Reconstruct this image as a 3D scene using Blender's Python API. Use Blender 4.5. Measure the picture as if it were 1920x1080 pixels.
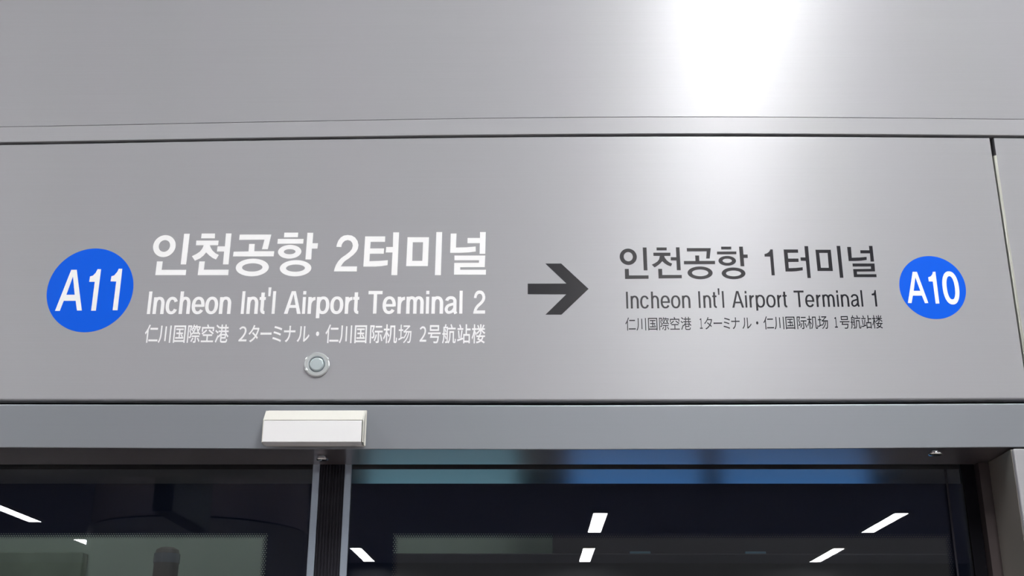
# Platform screen-door header with direction lettering, seen from the platform, looking up.
# Units: metres.  X right along the platform, Y away from the viewer, Z up.  Panel faces lie at Y = 0.
import bpy, bmesh, math, random
from mathutils import Vector, Matrix
from mathutils.geometry import tessellate_polygon

R = math.radians
for o in list(bpy.data.objects):
    bpy.data.objects.remove(o)
SC = bpy.context.scene
COL = SC.collection

# ------------------------------------------------------------------ camera, world, exposure
cd = bpy.data.cameras.new('camera')
cd.sensor_width = 36.0
cd.lens = 2230 / 1920 * 36.0
cd.clip_start = 0.05
cd.clip_end = 200
cam = bpy.data.objects.new('camera', cd)
COL.objects.link(cam)
cam.matrix_world = (Matrix.Translation((0, -2.65, 1.52)) @ Matrix.Rotation(R(1.0), 4, 'Z')
                    @ Matrix.Rotation(R(110.0), 4, 'X') @ Matrix.Rotation(R(0.19), 4, 'Z'))
SC.camera = cam

world = bpy.data.worlds.new('world')
SC.world = world
world.use_nodes = True
world.node_tree.nodes['Background'].inputs[0].default_value = (0.75, 0.8, 1.0, 1)
world.node_tree.nodes['Background'].inputs[1].default_value = 0.02

SC.view_settings.view_transform = 'Standard'
SC.view_settings.look = 'None'
SC.view_settings.gamma = 1.0
SC.view_settings.use_curve_mapping = False
SC.view_settings.exposure = 2.22
SC.cycles.use_denoising = True
SC.cycles.max_bounces = 8
SC.cycles.transparent_max_bounces = 16
SC.cycles.sample_clamp_indirect = 1.5
SC.cycles.blur_glossy = 1.0

LAMP = 22.0            # radiance of the ceiling light diffusers

# ------------------------------------------------------------------ materials
def newmat(name):
    m = bpy.data.materials.new(name)
    m.use_nodes = True
    nt = m.node_tree
    return m, nt, nt.nodes['Principled BSDF']

def plain(name, col, rough=0.5, metal=0.0, spec=0.5, noise=0.0, nscale=8.0, coat=0.0):
    m, nt, b = newmat(name)
    b.inputs['Roughness'].default_value = rough
    b.inputs['Metallic'].default_value = metal
    b.inputs['Specular IOR Level'].default_value = spec
    b.inputs['Coat Weight'].default_value = coat
    if noise:
        tc = nt.nodes.new('ShaderNodeTexCoord')
        n = nt.nodes.new('ShaderNodeTexNoise'); n.inputs['Scale'].default_value = nscale
        n.inputs['Detail'].default_value = 5
        mx = nt.nodes.new('ShaderNodeMix'); mx.data_type = 'RGBA'
        mx.inputs[6].default_value = tuple(c * (1 - noise) for c in col) + (1,)
        mx.inputs[7].default_value = tuple(min(1, c * (1 + noise)) for c in col) + (1,)
        nt.links.new(tc.outputs['Object'], n.inputs['Vector'])
        nt.links.new(n.outputs['Fac'], mx.inputs[0])
        nt.links.new(mx.outputs[2], b.inputs['Base Color'])
    else:
        b.inputs['Base Color'].default_value = tuple(col) + (1,)
    return m

def brushed(name, col, rough, aniso, metal=1.0, line=0.03, tangent=(0, 0, 1)):
    """hairline-finished metal, brushed along X: highlights spread across the brushing"""
    m, nt, b = newmat(name)
    b.inputs['Metallic'].default_value = metal
    b.inputs['Roughness'].default_value = rough
    b.inputs['Specular IOR Level'].default_value = 0.3
    b.inputs['Anisotropic'].default_value = aniso
    vt = nt.nodes.new('ShaderNodeVectorTransform')
    vt.vector_type = 'VECTOR'; vt.convert_from = 'OBJECT'; vt.convert_to = 'WORLD'
    vt.inputs[0].default_value = tangent
    nt.links.new(vt.outputs[0], b.inputs['Tangent'])
    tc = nt.nodes.new('ShaderNodeTexCoord')
    mp = nt.nodes.new('ShaderNodeMapping')
    mp.inputs['Scale'].default_value = (2.2, 300, 420)
    n = nt.nodes.new('ShaderNodeTexNoise'); n.inputs['Scale'].default_value = 1.0
    n.inputs['Detail'].default_value = 3
    nt.links.new(tc.outputs['Object'], mp.inputs['Vector'])
    nt.links.new(mp.outputs[0], n.inputs['Vector'])
    mx = nt.nodes.new('ShaderNodeMix'); mx.data_type = 'RGBA'
    mx.inputs[6].default_value = tuple(c * (1 - line) for c in col) + (1,)
    mx.inputs[7].default_value = tuple(min(1, c * (1 + line)) for c in col) + (1,)
    nt.links.new(n.outputs['Fac'], mx.inputs[0])
    nt.links.new(mx.outputs[2], b.inputs['Base Color'])
    return m

def glow(name, col, strength):
    m = bpy.data.materials.new(name); m.use_nodes = True
    nt = m.node_tree; nt.nodes.clear()
    e = nt.nodes.new('ShaderNodeEmission'); e.inputs[0].default_value = tuple(col) + (1,)
    e.inputs[1].default_value = strength
    out = nt.nodes.new('ShaderNodeOutputMaterial'); nt.links.new(e.outputs[0], out.inputs[0])
    return m

def glass_mat(name, tint):
    """clear tinted pane: Fresnel mirror reflection over straight-through transmission"""
    m = bpy.data.materials.new(name); m.use_nodes = True
    nt = m.node_tree; nt.nodes.clear()
    fr = nt.nodes.new('ShaderNodeFresnel'); fr.inputs['IOR'].default_value = 1.52
    t = nt.nodes.new('ShaderNodeBsdfTransparent'); t.inputs[0].default_value = tuple(tint) + (1,)
    g = nt.nodes.new('ShaderNodeBsdfGlossy'); g.inputs['Roughness'].default_value = 0.0
    mx = nt.nodes.new('ShaderNodeMixShader')
    out = nt.nodes.new('ShaderNodeOutputMaterial')
    nt.links.new(fr.outputs[0], mx.inputs[0]); nt.links.new(t.outputs[0], mx.inputs[1])
    nt.links.new(g.outputs[0], mx.inputs[2]); nt.links.new(mx.outputs[0], out.inputs[0])
    return m

TOPZ = 2.0545         # the print stops here; a clear strip is left along the top of the pane
def border_mat(name, x0, x1, z1, pitch=0.0056, fringe=0.0135):
    """black ceramic print on the pane: solid margin, then a halftone of clear dots, then clear glass"""
    m = bpy.data.materials.new(name); m.use_nodes = True
    nt = m.node_tree; nt.nodes.clear()
    N, L = nt.nodes.new, nt.links.new
    def mth(op, a, b=None, c=None):
        n = N('ShaderNodeMath'); n.operation = op
        for i, v in enumerate((a, b, c)):
            if v is None: continue
            if isinstance(v, (int, float)): n.inputs[i].default_value = v
            else: L(v, n.inputs[i])
        return n.outputs[0]
    tc = N('ShaderNodeTexCoord'); sp = N('ShaderNodeSeparateXYZ'); L(tc.outputs['Object'], sp.inputs[0])
    x, z = sp.outputs[0], sp.outputs[2]
    d = mth('MINIMUM', mth('MINIMUM', mth('SUBTRACT', x, x0), mth('SUBTRACT', x1, x)), mth('SUBTRACT', z1, z))
    k = mth('DIVIDE', d, fringe)
    top_clear = mth('GREATER_THAN', z, TOPZ)
    def cell(ox, oz):
        u = mth('SUBTRACT', mth('FRACT', mth('ADD', mth('DIVIDE', x, pitch), 100 + ox)), 0.5)
        v = mth('SUBTRACT', mth('FRACT', mth('ADD', mth('DIVIDE', z, pitch * 1.732), 100 + oz)), 0.5)
        return mth('SQRT', mth('ADD', mth('MULTIPLY', u, u), mth('MULTIPLY', mth('MULTIPLY', v, v), 3.0)))
    dist = mth('MINIMUM', cell(0, 0), cell(0.5, 0.5))
    rad = mth('ADD', mth('MULTIPLY', k, 0.30), 0.22)
    dots = mth('MULTIPLY', mth('LESS_THAN', dist, rad), mth('GREATER_THAN', k, 0.0))
    clear = mth('MAXIMUM', mth('MAXIMUM', dots, mth('GREATER_THAN', k, 1.0)), top_clear)
    df = N('ShaderNodeBsdfDiffuse'); df.inputs[0].default_value = (0.026, 0.027, 0.050, 1)
    t = N('ShaderNodeBsdfTransparent')
    mx = N('ShaderNodeMixShader'); L(clear, mx.inputs[0]); L(df.outputs[0], mx.inputs[1]); L(t.outputs[0], mx.inputs[2])
    out = N('ShaderNodeOutputMaterial'); L(mx.outputs[0], out.inputs[0])
    return m

M = {
    'panel': brushed('brushed_grey_panel', (0.40, 0.412, 0.445), 0.40, 0.74, 0.155),
    'trim': brushed('brushed_trim', (0.40, 0.412, 0.445), 0.38, 0.70, 0.08),
    'header': brushed('satin_header', (0.315, 0.345, 0.385), 0.5, 0.4, 0.5, line=0.015),
    'soffit': brushed('polished_soffit', (0.46, 0.43, 0.45), 0.28, 0.3, 0.85, line=0.01, tangent=(0, 1, 0)),
    'jamb': brushed('satin_jamb', (0.33, 0.315, 0.29), 0.4, 0.3, 0.5, line=0.015),
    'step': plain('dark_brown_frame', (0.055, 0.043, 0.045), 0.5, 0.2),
    'lip': plain('folded_sheet_edge', (0.42, 0.44, 0.40), 0.35, 0.7),
    'stile': plain('blue_grey_stile', (0.36, 0.43, 0.52), 0.35, 0.6),
    'gap': plain('dark_gap', (0.006, 0.006, 0.009), 0.8, spec=0.1),
    'rubber': plain('black_rubber', (0.018, 0.018, 0.028), 0.55, spec=0.3),
    'white_vinyl': plain('white_vinyl', (0.945, 0.97, 1.0), 0.4, spec=0.3),
    'black_vinyl': plain('black_vinyl', (0.012, 0.0125, 0.018), 0.27, spec=0.45),
    'blue_vinyl': plain('blue_vinyl', (0.002, 0.115, 0.82), 0.45, spec=0.12),
    'plastic': plain('white_plastic', (0.88, 0.90, 0.93), 0.35, spec=0.5),
    'plastic2': plain('cream_plastic', (0.70, 0.705, 0.67), 0.35, spec=0.5),
    'chrome': plain('chrome', (0.80, 0.86, 0.88), 0.30, 0.75),
    'mirror': plain('polished_chrome', (0.85, 0.88, 0.90), 0.13, 1.0),
    'steel': plain('satin_steel', (0.62, 0.72, 0.76), 0.38, 0.6),
    'concrete': plain('tunnel_concrete', (0.50, 0.51, 0.43), 0.9, noise=0.22, nscale=2.2, spec=0.1),
    'dirty': plain('grimy_concrete', (0.36, 0.37, 0.29), 0.9, noise=0.3, nscale=5.0, spec=0.1),
    'post': plain('brown_post', (0.20, 0.16, 0.14), 0.6),
    'darkwall': plain('dark_brown_equipment', (0.11, 0.09, 0.09), 0.7, noise=0.15, nscale=1.5, spec=0.2),
    'plaque': plain('blue_grey_plaque', (0.20, 0.27, 0.33), 0.6),
    'ceiling': plain('grey_ceiling_panels', (0.34, 0.34, 0.46), 0.8, noise=0.05, nscale=1.0),
    'floor': plain('granite_floor', (0.22, 0.19, 0.185), 0.35, noise=0.25, nscale=30),
    'wall': plain('grey_wall', (0.15, 0.145, 0.16), 0.6, noise=0.05),
    'column': plain('column_cladding', (0.62, 0.55, 0.63), 0.22, 0.5),
    'column2': plain('column_base_cladding', (0.52, 0.48, 0.50), 0.22, 0.5),
    'black': plain('black_box', (0.012, 0.012, 0.018), 0.4),
    'lampframe': plain('white_lamp_frame', (0.6, 0.6, 0.6), 0.5),
    'lamp': glow('lamp_diffuser', (1.0, 0.98, 0.945), LAMP),
    'tunnel_fill_glow': glow('tunnel_fill_glow', (1.0, 1.0, 0.9), 13.0),
    'ad_blue': glow('lightbox_blue', (0.075, 0.20, 0.42), 0.72),
    'ad_teal': glow('lightbox_teal', (0.19, 0.34, 0.37), 0.62),
    'glass': glass_mat('tinted_door_glass', (0.74, 0.83, 0.89)),
}

# ------------------------------------------------------------------ mesh helpers
def link(name, bm, mat, parent=None, smooth=False):
    me = bpy.data.meshes.new(name)
    bmesh.ops.recalc_face_normals(bm, faces=bm.faces)
    bm.to_mesh(me); bm.free()
    if smooth:
        for p in me.polygons: p.use_smooth = True
    me.materials.append(M[mat] if isinstance(mat, str) else mat)
    o = bpy.data.objects.new(name, me)
    COL.objects.link(o)
    if parent is not None: o.parent = parent
    return o

def empty(name, loc=(0, 0, 0)):
    o = bpy.data.objects.new(name, None); o.empty_display_size = 0.1
    o.location = loc; COL.objects.link(o)
    return o

def tag(o, label=None, cat=None, group=None, kind=None):
    if label: o['label'] = label
    if cat: o['category'] = cat
    if group: o['group'] = group
    if kind: o['kind'] = kind
    return o

def box(bm, x0, x1, y0, y1, z0, z1, bev=0.0, seg=2):
    vs = [bm.verts.new((x, y, z)) for x in (x0, x1) for y in (y0, y1) for z in (z0, z1)]
    f = [(0, 1, 3, 2), (4, 6, 7, 5), (0, 4, 5, 1), (2, 3, 7, 6), (0, 2, 6, 4), (1, 5, 7, 3)]
    fs = [bm.faces.new([vs[i] for i in q]) for q in f]
    if bev:
        es = list({e for g in fs for e in g.edges})
        bmesh.ops.bevel(bm, geom=es, offset=bev, segments=seg, profile=0.5, affect='EDGES')
    return bm

def boxo(name, mat, x0, x1, y0, y1, z0, z1, parent=None, bev=0.0):
    return link(name, box(bmesh.new(), x0, x1, y0, y1, z0, z1, bev), mat, parent)

def prism_x(name, mat, prof, x0, x1, parent=None, smooth=False):
    """closed (y, z) profile drawn along X"""
    bm = bmesh.new()
    a = [bm.verts.new((x0, y, z)) for y, z in prof]
    b = [bm.verts.new((x1, y, z)) for y, z in prof]
    n = len(prof)
    for i in range(n):
        bm.faces.new((a[i], a[(i + 1) % n], b[(i + 1) % n], b[i]))
    bm.faces.new(a); bm.faces.new(b[::-1])
    return link(name, bm, mat, parent, smooth)

def strip(name, mat, bottom, top, y0, y1, parent=None, bev=0.003, side_bev=0.0):
    """sheet-metal strip whose lower and upper edges follow (x, z) polylines; front face at y0 with rolled edges"""
    bm = bmesh.new()
    xs = sorted({x for x, _ in bottom} | {x for x, _ in top})
    xs = [xs[0] + (xs[-1] - xs[0]) * i / 40 for i in range(41)]
    def at(pl, x):
        n = len(pl)
        if n == 2 or x <= pl[0][0] or x >= pl[-1][0]:
            (a, b) = (pl[0], pl[1]) if x < pl[1][0] or n == 2 else (pl[-2], pl[-1])
            if n > 2: return (a if x <= pl[0][0] else b)[1]
            return a[1] + (b[1] - a[1]) * (x - a[0]) / (b[0] - a[0])
        for i in range(n - 1):
            if pl[i][0] <= x <= pl[i + 1][0]:
                t = (x - pl[i][0]) / (pl[i + 1][0] - pl[i][0])
                p = [pl[max(i - 1, 0)], pl[i], pl[i + 1], pl[min(i + 2, n - 1)]]
                m1 = (p[2][1] - p[0][1]) / (p[2][0] - p[0][0]); m2 = (p[3][1] - p[1][1]) / (p[3][0] - p[1][0])
                h = pl[i + 1][0] - pl[i][0]
                return ((2*t**3 - 3*t*t + 1) * p[1][1] + (t**3 - 2*t*t + t) * h * m1
                        + (-2*t**3 + 3*t*t) * p[2][1] + (t**3 - t*t) * h * m2)
    rows = []
    for x in xs:
        zb, zt = at(bottom, x), at(top, x)
        e = 0.0
        if side_bev:
            dx = min(x - xs[0], xs[-1] - x)
        r = []
        r.append((y1, zb))
        for k in range(5):
            a = math.pi / 2 * k / 4
            r.append((y0 + bev * (1 - math.sin(a)), zb + bev * (1 - math.cos(a))))
        for k in range(5):
            a = math.pi / 2 * k / 4
            r.append((y0 + bev * (1 - math.cos(a)), zt - bev * (1 - math.sin(a))))
        r.append((y1, zt))
        rows.append([bm.verts.new((x, y, z)) for y, z in r])
    n = len(rows[0])
    for a, b in zip(rows, rows[1:]):
        for i in range(n):
            bm.faces.new((a[i], a[(i + 1) % n], b[(i + 1) % n], b[i]))
    bm.faces.new(rows[0]); bm.faces.new(rows[-1][::-1])
    return link(name, bm, mat, parent)

def lathe(bm, prof, c, axis='Y', n=48):
    """prof: list of (radius, height along axis) from centre to rim, closed at the axis"""
    rings = []
    for r, h in prof:
        ring = []
        for i in range(n):
            a = 2 * math.pi * i / n
            u, v = r * math.cos(a), r * math.sin(a)
            p = (c[0] + u, c[1] + h, c[2] + v) if axis == 'Y' else (c[0] + u, c[1] + v, c[2] + h)
            ring.append(bm.verts.new(p))
        rings.append(ring)
    for a, b in zip(rings, rings[1:]):
        for i in range(n):
            bm.faces.new((a[i], a[(i + 1) % n], b[(i + 1) % n], b[i]))
    bm.faces.new(rings[0]); bm.faces.new(rings[-1][::-1])
    return bm

def lettering(name, key, mat, parent, y0=-0.0003, y1=0.0006):
    """cut-vinyl shapes: each piece is an outline with its holes, in tenths of a millimetre on the panel"""
    bm = bmesh.new()
    for pi, piece in enumerate(OUTLINES[key].split('|')):
        yf = y0 - 0.00004 * (pi % 3)
        loops = [[tuple(int(v) * 1e-4 for v in q.split(',')) for q in l.split(' ')] for l in piece.split('/')]
        flat = [p for l in loops for p in l]
        tris = tessellate_polygon([[Vector((x, z, 0)) for x, z in l] for l in loops])
        vf = [bm.verts.new((x, yf, z)) for x, z in flat]
        for t in tris:
            a, b, c = (flat[i] for i in t)
            cr = (b[0] - a[0]) * (c[1] - a[1]) - (b[1] - a[1]) * (c[0] - a[0])
            if abs(cr) < 1e-12: continue
            q = [vf[i] for i in (t if cr > 0 else t[::-1])]
            try: bm.faces.new(q)
            except ValueError: pass
        vb = [bm.verts.new((x, y1, z)) for x, z in flat]
        k = 0
        for l in loops:
            n = len(l)
            for i in range(n):
                j = (i + 1) % n
                try: bm.faces.new((vf[k + i], vf[k + j], vb[k + j], vb[k + i]))
                except ValueError: pass
            k += n
    me = bpy.data.meshes.new(name); bm.to_mesh(me); bm.free()
    me.materials.append(M[mat])
    o = bpy.data.objects.new(name, me); COL.objects.link(o); o.parent = parent
    return o

# Outlines of the lettering: 'piece|piece', piece = 'outline/hole/...', points 'x,z' in 0.1 mm on the panel face
OUTLINES = {
    'kl': '-8588,25947 -8591,25992 -8601,26036 -8617,26077 -8640,26115 -8668,26149 -8700,26178 -8737,26202 -8776,26219 -8818,26230 -8861,26233 -8903,26230 -8945,26219 -8985,26202 -9021,26178 -9054,26149 -9082,26115 -9104,26077 -9120,26036 -9130,25992 -9134,25947 -9130,25902 -9120,25859 -9104,25817 -9082,25779 -9054,25745 -9021,25716 -8985,25693 -8945,25675 -8903,25665 -8861,25661 -8818,25665 -8776,25675 -8737,25693 -8700,25716 -8668,25745 -8640,25779 -8617,25817 -8601,25859 -8591,25902/-8723,25950 -8725,25974 -8730,25997 -8738,26019 -8749,26040 -8763,26058 -8779,26074 -8798,26086 -8818,26095 -8838,26101 -8860,26103 -8881,26101 -8902,26095 -8922,26086 -8940,26074 -8957,26058 -8971,26040 -8982,26019 -8990,25997 -8995,25974 -8997,25950 -8995,25926 -8990,25903 -8982,25881 -8971,25860 -8957,25842 -8940,25826 -8922,25814 -8902,25805 -8881,25799 -8860,25797 -8838,25799 -8818,25805 -8798,25814 -8779,25826 -8763,25842 -8749,25860 -8738,25881 -8730,25903 -8725,25926|-8413,26267 -8276,26267 -8287,25470 -8418,25471|-8999,25551 -8859,25550 -8862,25333 -8271,25331 -8271,25195 -9002,25197|-7986,26272 -7662,26271 -7655,26145 -7989,26146|-8099,26088 -7557,26086 -7559,25963 -7760,25963 -7729,25894 -7679,25824 -7603,25755 -7519,25712 -7578,25596 -7657,25631 -7748,25698 -7833,25779 -7888,25698 -7967,25624 -8085,25565 -8169,25682 -8064,25739 -7984,25802 -7932,25883 -7910,25964 -8096,25964|-7395,26272 -7260,26271 -7265,25467 -7400,25468 -7401,25800 -7573,25801 -7571,25936 -7393,25935|-7976,25547 -7842,25547 -7846,25334 -7250,25333 -7249,25192 -7983,25194|-7058,26241 -6291,26239 -6348,25857 -6489,25857 -6448,26105 -7062,26102|-6811,25995 -6674,25994 -6671,25806 -6189,25804 -6193,25672 -7175,25671 -7169,25796 -6810,25801|-6289,25387 -6294,25423 -6308,25457 -6332,25490 -6365,25521 -6405,25548 -6453,25571 -6506,25589 -6563,25603 -6624,25611 -6686,25614 -6749,25611 -6809,25603 -6867,25589 -6920,25571 -6967,25548 -7008,25521 -7041,25490 -7065,25457 -7079,25423 -7084,25387 -7079,25352 -7065,25317 -7041,25284 -7008,25254 -6967,25227 -6920,25204 -6867,25185 -6809,25171 -6749,25163 -6686,25160 -6624,25163 -6563,25171 -6506,25185 -6453,25204 -6405,25227 -6365,25254 -6332,25284 -6308,25317 -6294,25352/-6443,25388 -6446,25404 -6455,25421 -6469,25436 -6489,25450 -6514,25463 -6544,25474 -6576,25482 -6612,25489 -6649,25493 -6687,25494 -6726,25493 -6763,25489 -6799,25482 -6831,25474 -6861,25463 -6885,25450 -6906,25436 -6920,25421 -6929,25404 -6932,25388 -6929,25371 -6920,25355 -6906,25340 -6885,25326 -6861,25313 -6831,25302 -6799,25293 -6763,25287 -6726,25283 -6687,25282 -6649,25283 -6612,25287 -6576,25293 -6544,25302 -6514,25313 -6489,25326 -6469,25340 -6455,25355 -6446,25371|-5978,26288 -5641,26286 -5642,26167 -5978,26165|-6124,26124 -5499,26122 -5502,25999 -6126,25997|-5533,25790 -5536,25818 -5547,25845 -5564,25871 -5587,25894 -5616,25916 -5649,25934 -5687,25949 -5728,25959 -5771,25966 -5815,25968 -5859,25966 -5902,25959 -5943,25949 -5981,25934 -6015,25916 -6043,25894 -6066,25871 -6083,25845 -6094,25818 -6097,25790 -6094,25762 -6083,25734 -6066,25709 -6043,25685 -6015,25663 -5981,25645 -5943,25631 -5902,25620 -5859,25613 -5815,25611 -5771,25613 -5728,25620 -5687,25631 -5649,25645 -5616,25663 -5587,25685 -5564,25709 -5547,25734 -5536,25762/-5676,25790 -5677,25801 -5682,25811 -5691,25820 -5702,25829 -5716,25837 -5733,25844 -5752,25849 -5772,25853 -5793,25855 -5815,25856 -5837,25855 -5858,25853 -5878,25849 -5897,25844 -5914,25837 -5928,25829 -5939,25820 -5948,25811 -5953,25801 -5955,25790 -5953,25780 -5948,25770 -5939,25761 -5928,25752 -5914,25744 -5897,25737 -5878,25732 -5858,25728 -5837,25726 -5815,25725 -5793,25726 -5772,25728 -5752,25732 -5733,25737 -5716,25744 -5702,25752 -5691,25761 -5682,25770 -5677,25780|-5267,25364 -5271,25397 -5285,25429 -5308,25459 -5339,25487 -5378,25512 -5423,25533 -5474,25550 -5529,25563 -5586,25570 -5646,25573 -5705,25570 -5763,25563 -5818,25550 -5868,25533 -5914,25512 -5952,25487 -5983,25459 -6006,25429 -6020,25397 -6025,25364 -6020,25332 -6006,25300 -5983,25270 -5952,25242 -5914,25217 -5868,25196 -5818,25179 -5763,25166 -5705,25159 -5646,25156 -5586,25159 -5529,25166 -5474,25179 -5423,25196 -5378,25217 -5339,25242 -5308,25270 -5285,25300 -5271,25332/-5422,25366 -5424,25381 -5433,25395 -5446,25408 -5465,25421 -5488,25432 -5515,25441 -5545,25449 -5578,25454 -5612,25457 -5648,25459 -5683,25457 -5718,25454 -5751,25449 -5781,25441 -5808,25432 -5831,25421 -5849,25408 -5863,25395 -5871,25381 -5874,25366 -5871,25352 -5863,25338 -5849,25324 -5831,25312 -5808,25301 -5781,25292 -5751,25284 -5718,25279 -5683,25275 -5648,25274 -5612,25275 -5578,25279 -5545,25284 -5515,25292 -5488,25301 -5465,25312 -5446,25324 -5433,25338 -5424,25352|-5417,26282 -5276,26281 -5277,26009 -5145,26008 -5150,25868 -5284,25868 -5283,25587 -5423,25589|-4696,25912 -4685,25987 -4654,26080 -4600,26160 -4527,26207 -4436,26220 -4338,26206 -4255,26153 -4192,26066 -4164,25962 -4172,25870 -4205,25790 -4276,25704 -4378,25612 -4471,25544 -4521,25481 -4562,25407 -4171,25406 -4172,25277 -4722,25279 -4707,25356 -4679,25448 -4631,25539 -4561,25624 -4458,25704 -4366,25784 -4316,25859 -4300,25940 -4318,26015 -4364,26069 -4429,26088 -4498,26070 -4544,26021 -4568,25969 -4575,25906|-4014,26182 -3527,26180 -3528,26036 -3874,26037 -3877,25869 -3543,25868 -3545,25730 -3878,25731 -3882,25539 -3660,25545 -3439,25563 -3442,25434 -3580,25412 -3739,25399 -4022,25400|-3338,26286 -3196,26285 -3201,25179 -3343,25180 -3337,25761 -3500,25762 -3493,25904 -3332,25904|-2987,26157 -2469,26155 -2475,25409 -2996,25410/-2856,26025 -2609,26024 -2613,25544 -2854,25544|-2295,26289 -2153,26289 -2159,25176 -2302,25177|-1946,26249 -1806,26249 -1812,25885 -1566,25890 -1340,25909 -1335,25780 -1510,25757 -1702,25747 -1950,25747|-1240,26285 -1100,26285 -1107,25719 -1243,25720 -1241,25995 -1538,25996 -1538,26132 -1238,26131|-1845,25678 -1106,25676 -1114,25379 -1701,25378 -1700,25313 -1084,25311 -1086,25186 -1846,25189 -1847,25490 -1256,25491 -1254,25554 -1843,25556',
    'cl': '-9492,24828 -9494,24897 -9501,24967 -9512,25035 -9527,25103 -9547,25169 -9570,25234 -9598,25298 -9630,25359 -9666,25418 -9705,25475 -9748,25528 -9794,25579 -9844,25627 -9896,25671 -9951,25711 -10008,25748 -10068,25781 -10129,25809 -10193,25834 -10257,25854 -10323,25870 -10390,25881 -10457,25888 -10525,25890 -10592,25888 -10660,25881 -10726,25870 -10792,25854 -10857,25834 -10920,25809 -10982,25781 -11041,25748 -11099,25711 -11154,25671 -11206,25627 -11255,25579 -11302,25528 -11344,25475 -11384,25418 -11420,25359 -11451,25298 -11479,25234 -11503,25169 -11523,25103 -11538,25035 -11549,24967 -11556,24897 -11558,24828 -11556,24758 -11549,24689 -11538,24621 -11523,24553 -11503,24486 -11479,24421 -11451,24358 -11420,24297 -11384,24238 -11344,24181 -11302,24127 -11255,24077 -11206,24029 -11154,23985 -11099,23945 -11041,23908 -10982,23875 -10920,23846 -10857,23822 -10792,23802 -10726,23786 -10660,23775 -10592,23768 -10525,23765 -10457,23768 -10390,23775 -10323,23786 -10257,23802 -10193,23822 -10129,23846 -10068,23875 -10008,23908 -9951,23945 -9896,23985 -9844,24029 -9794,24077 -9748,24127 -9705,24181 -9666,24238 -9630,24297 -9598,24358 -9570,24421 -9547,24486 -9527,24553 -9512,24621 -9501,24689 -9494,24758',
    'nl': '-11042,25340 -10910,25340 -10656,24305 -10771,24305 -10834,24550 -11119,24551 -11180,24298 -11294,24298/-11077,24703 -10876,24703 -10979,25168|-10409,25354 -10324,25353 -10320,24300 -10434,24300 -10436,25032 -10570,25032 -10568,25167 -10500,25188 -10439,25268|-9898,25363 -9813,25362 -9805,24309 -9921,24309 -9920,25036 -10058,25041 -10053,25170 -9991,25191 -9928,25277',
    'cr': '10229,24836 10228,24888 10223,24939 10215,24990 10203,25041 10188,25090 10170,25138 10149,25186 10125,25231 10099,25275 10069,25317 10037,25357 10002,25395 9965,25430 9926,25463 9884,25493 9841,25521 9797,25545 9750,25566 9703,25585 9654,25600 9605,25611 9554,25620 9504,25625 9453,25627 9402,25625 9352,25620 9302,25611 9252,25600 9204,25585 9156,25566 9110,25545 9065,25521 9022,25493 8981,25463 8941,25430 8904,25395 8870,25357 8837,25317 8808,25275 8781,25231 8757,25186 8736,25138 8718,25090 8703,25041 8692,24990 8684,24939 8679,24888 8677,24836 8679,24784 8684,24733 8692,24682 8703,24631 8718,24582 8736,24533 8757,24486 8781,24441 8808,24397 8837,24355 8870,24315 8904,24277 8941,24241 8981,24209 9022,24178 9065,24151 9110,24127 9156,24105 9204,24087 9252,24072 9302,24060 9352,24052 9402,24047 9453,24045 9504,24047 9554,24052 9605,24060 9654,24072 9703,24087 9750,24105 9797,24127 9841,24151 9884,24178 9926,24209 9965,24241 10002,24277 10037,24315 10069,24355 10099,24397 10125,24441 10149,24486 10170,24533 10188,24582 10203,24631 10215,24682 10223,24733 10228,24784',
    'nr': '9028,25225 9129,25224 9308,24442 9228,24438 9179,24627 8967,24627 8917,24443 8830,24444/9000,24747 9155,24747 9076,25086|9503,25223 9564,25226 9564,24430 9478,24426 9474,24980 9381,24983 9378,25085 9441,25110 9486,25166|10070,24820 10069,24887 10065,24944 10057,24996 10047,25044 10035,25087 10019,25125 10002,25158 9982,25185 9960,25207 9936,25222 9909,25232 9878,25235 9846,25232 9820,25222 9796,25207 9774,25185 9754,25158 9737,25125 9721,25087 9709,25044 9699,24996 9691,24944 9687,24887 9686,24820 9687,24752 9691,24695 9699,24643 9709,24595 9721,24552 9737,24514 9754,24481 9774,24454 9796,24432 9820,24417 9846,24407 9878,24404 9909,24407 9936,24417 9960,24432 9982,24454 10002,24481 10019,24514 10035,24552 10047,24595 10057,24643 10065,24695 10069,24752/9973,24822 9972,24869 9970,24909 9967,24946 9962,24979 9955,25009 9948,25036 9939,25059 9930,25078 9919,25093 9907,25104 9894,25111 9878,25113 9863,25111 9850,25104 9838,25093 9827,25078 9817,25059 9809,25036 9801,25009 9795,24979 9790,24946 9787,24909 9784,24869 9784,24822 9784,24774 9787,24734 9790,24698 9795,24664 9801,24634 9809,24608 9817,24585 9827,24565 9838,24550 9850,24539 9863,24533 9878,24530 9894,24533 9907,24539 9919,24550 9930,24565 9939,24585 9948,24608 9955,24634 9962,24664 9967,24698 9970,24734 9972,24774',
    'ar': '332,25465 710,25464 1351,24819 703,24176 327,24177 820,24682 -90,24689 -90,24955 828,24955',
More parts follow.
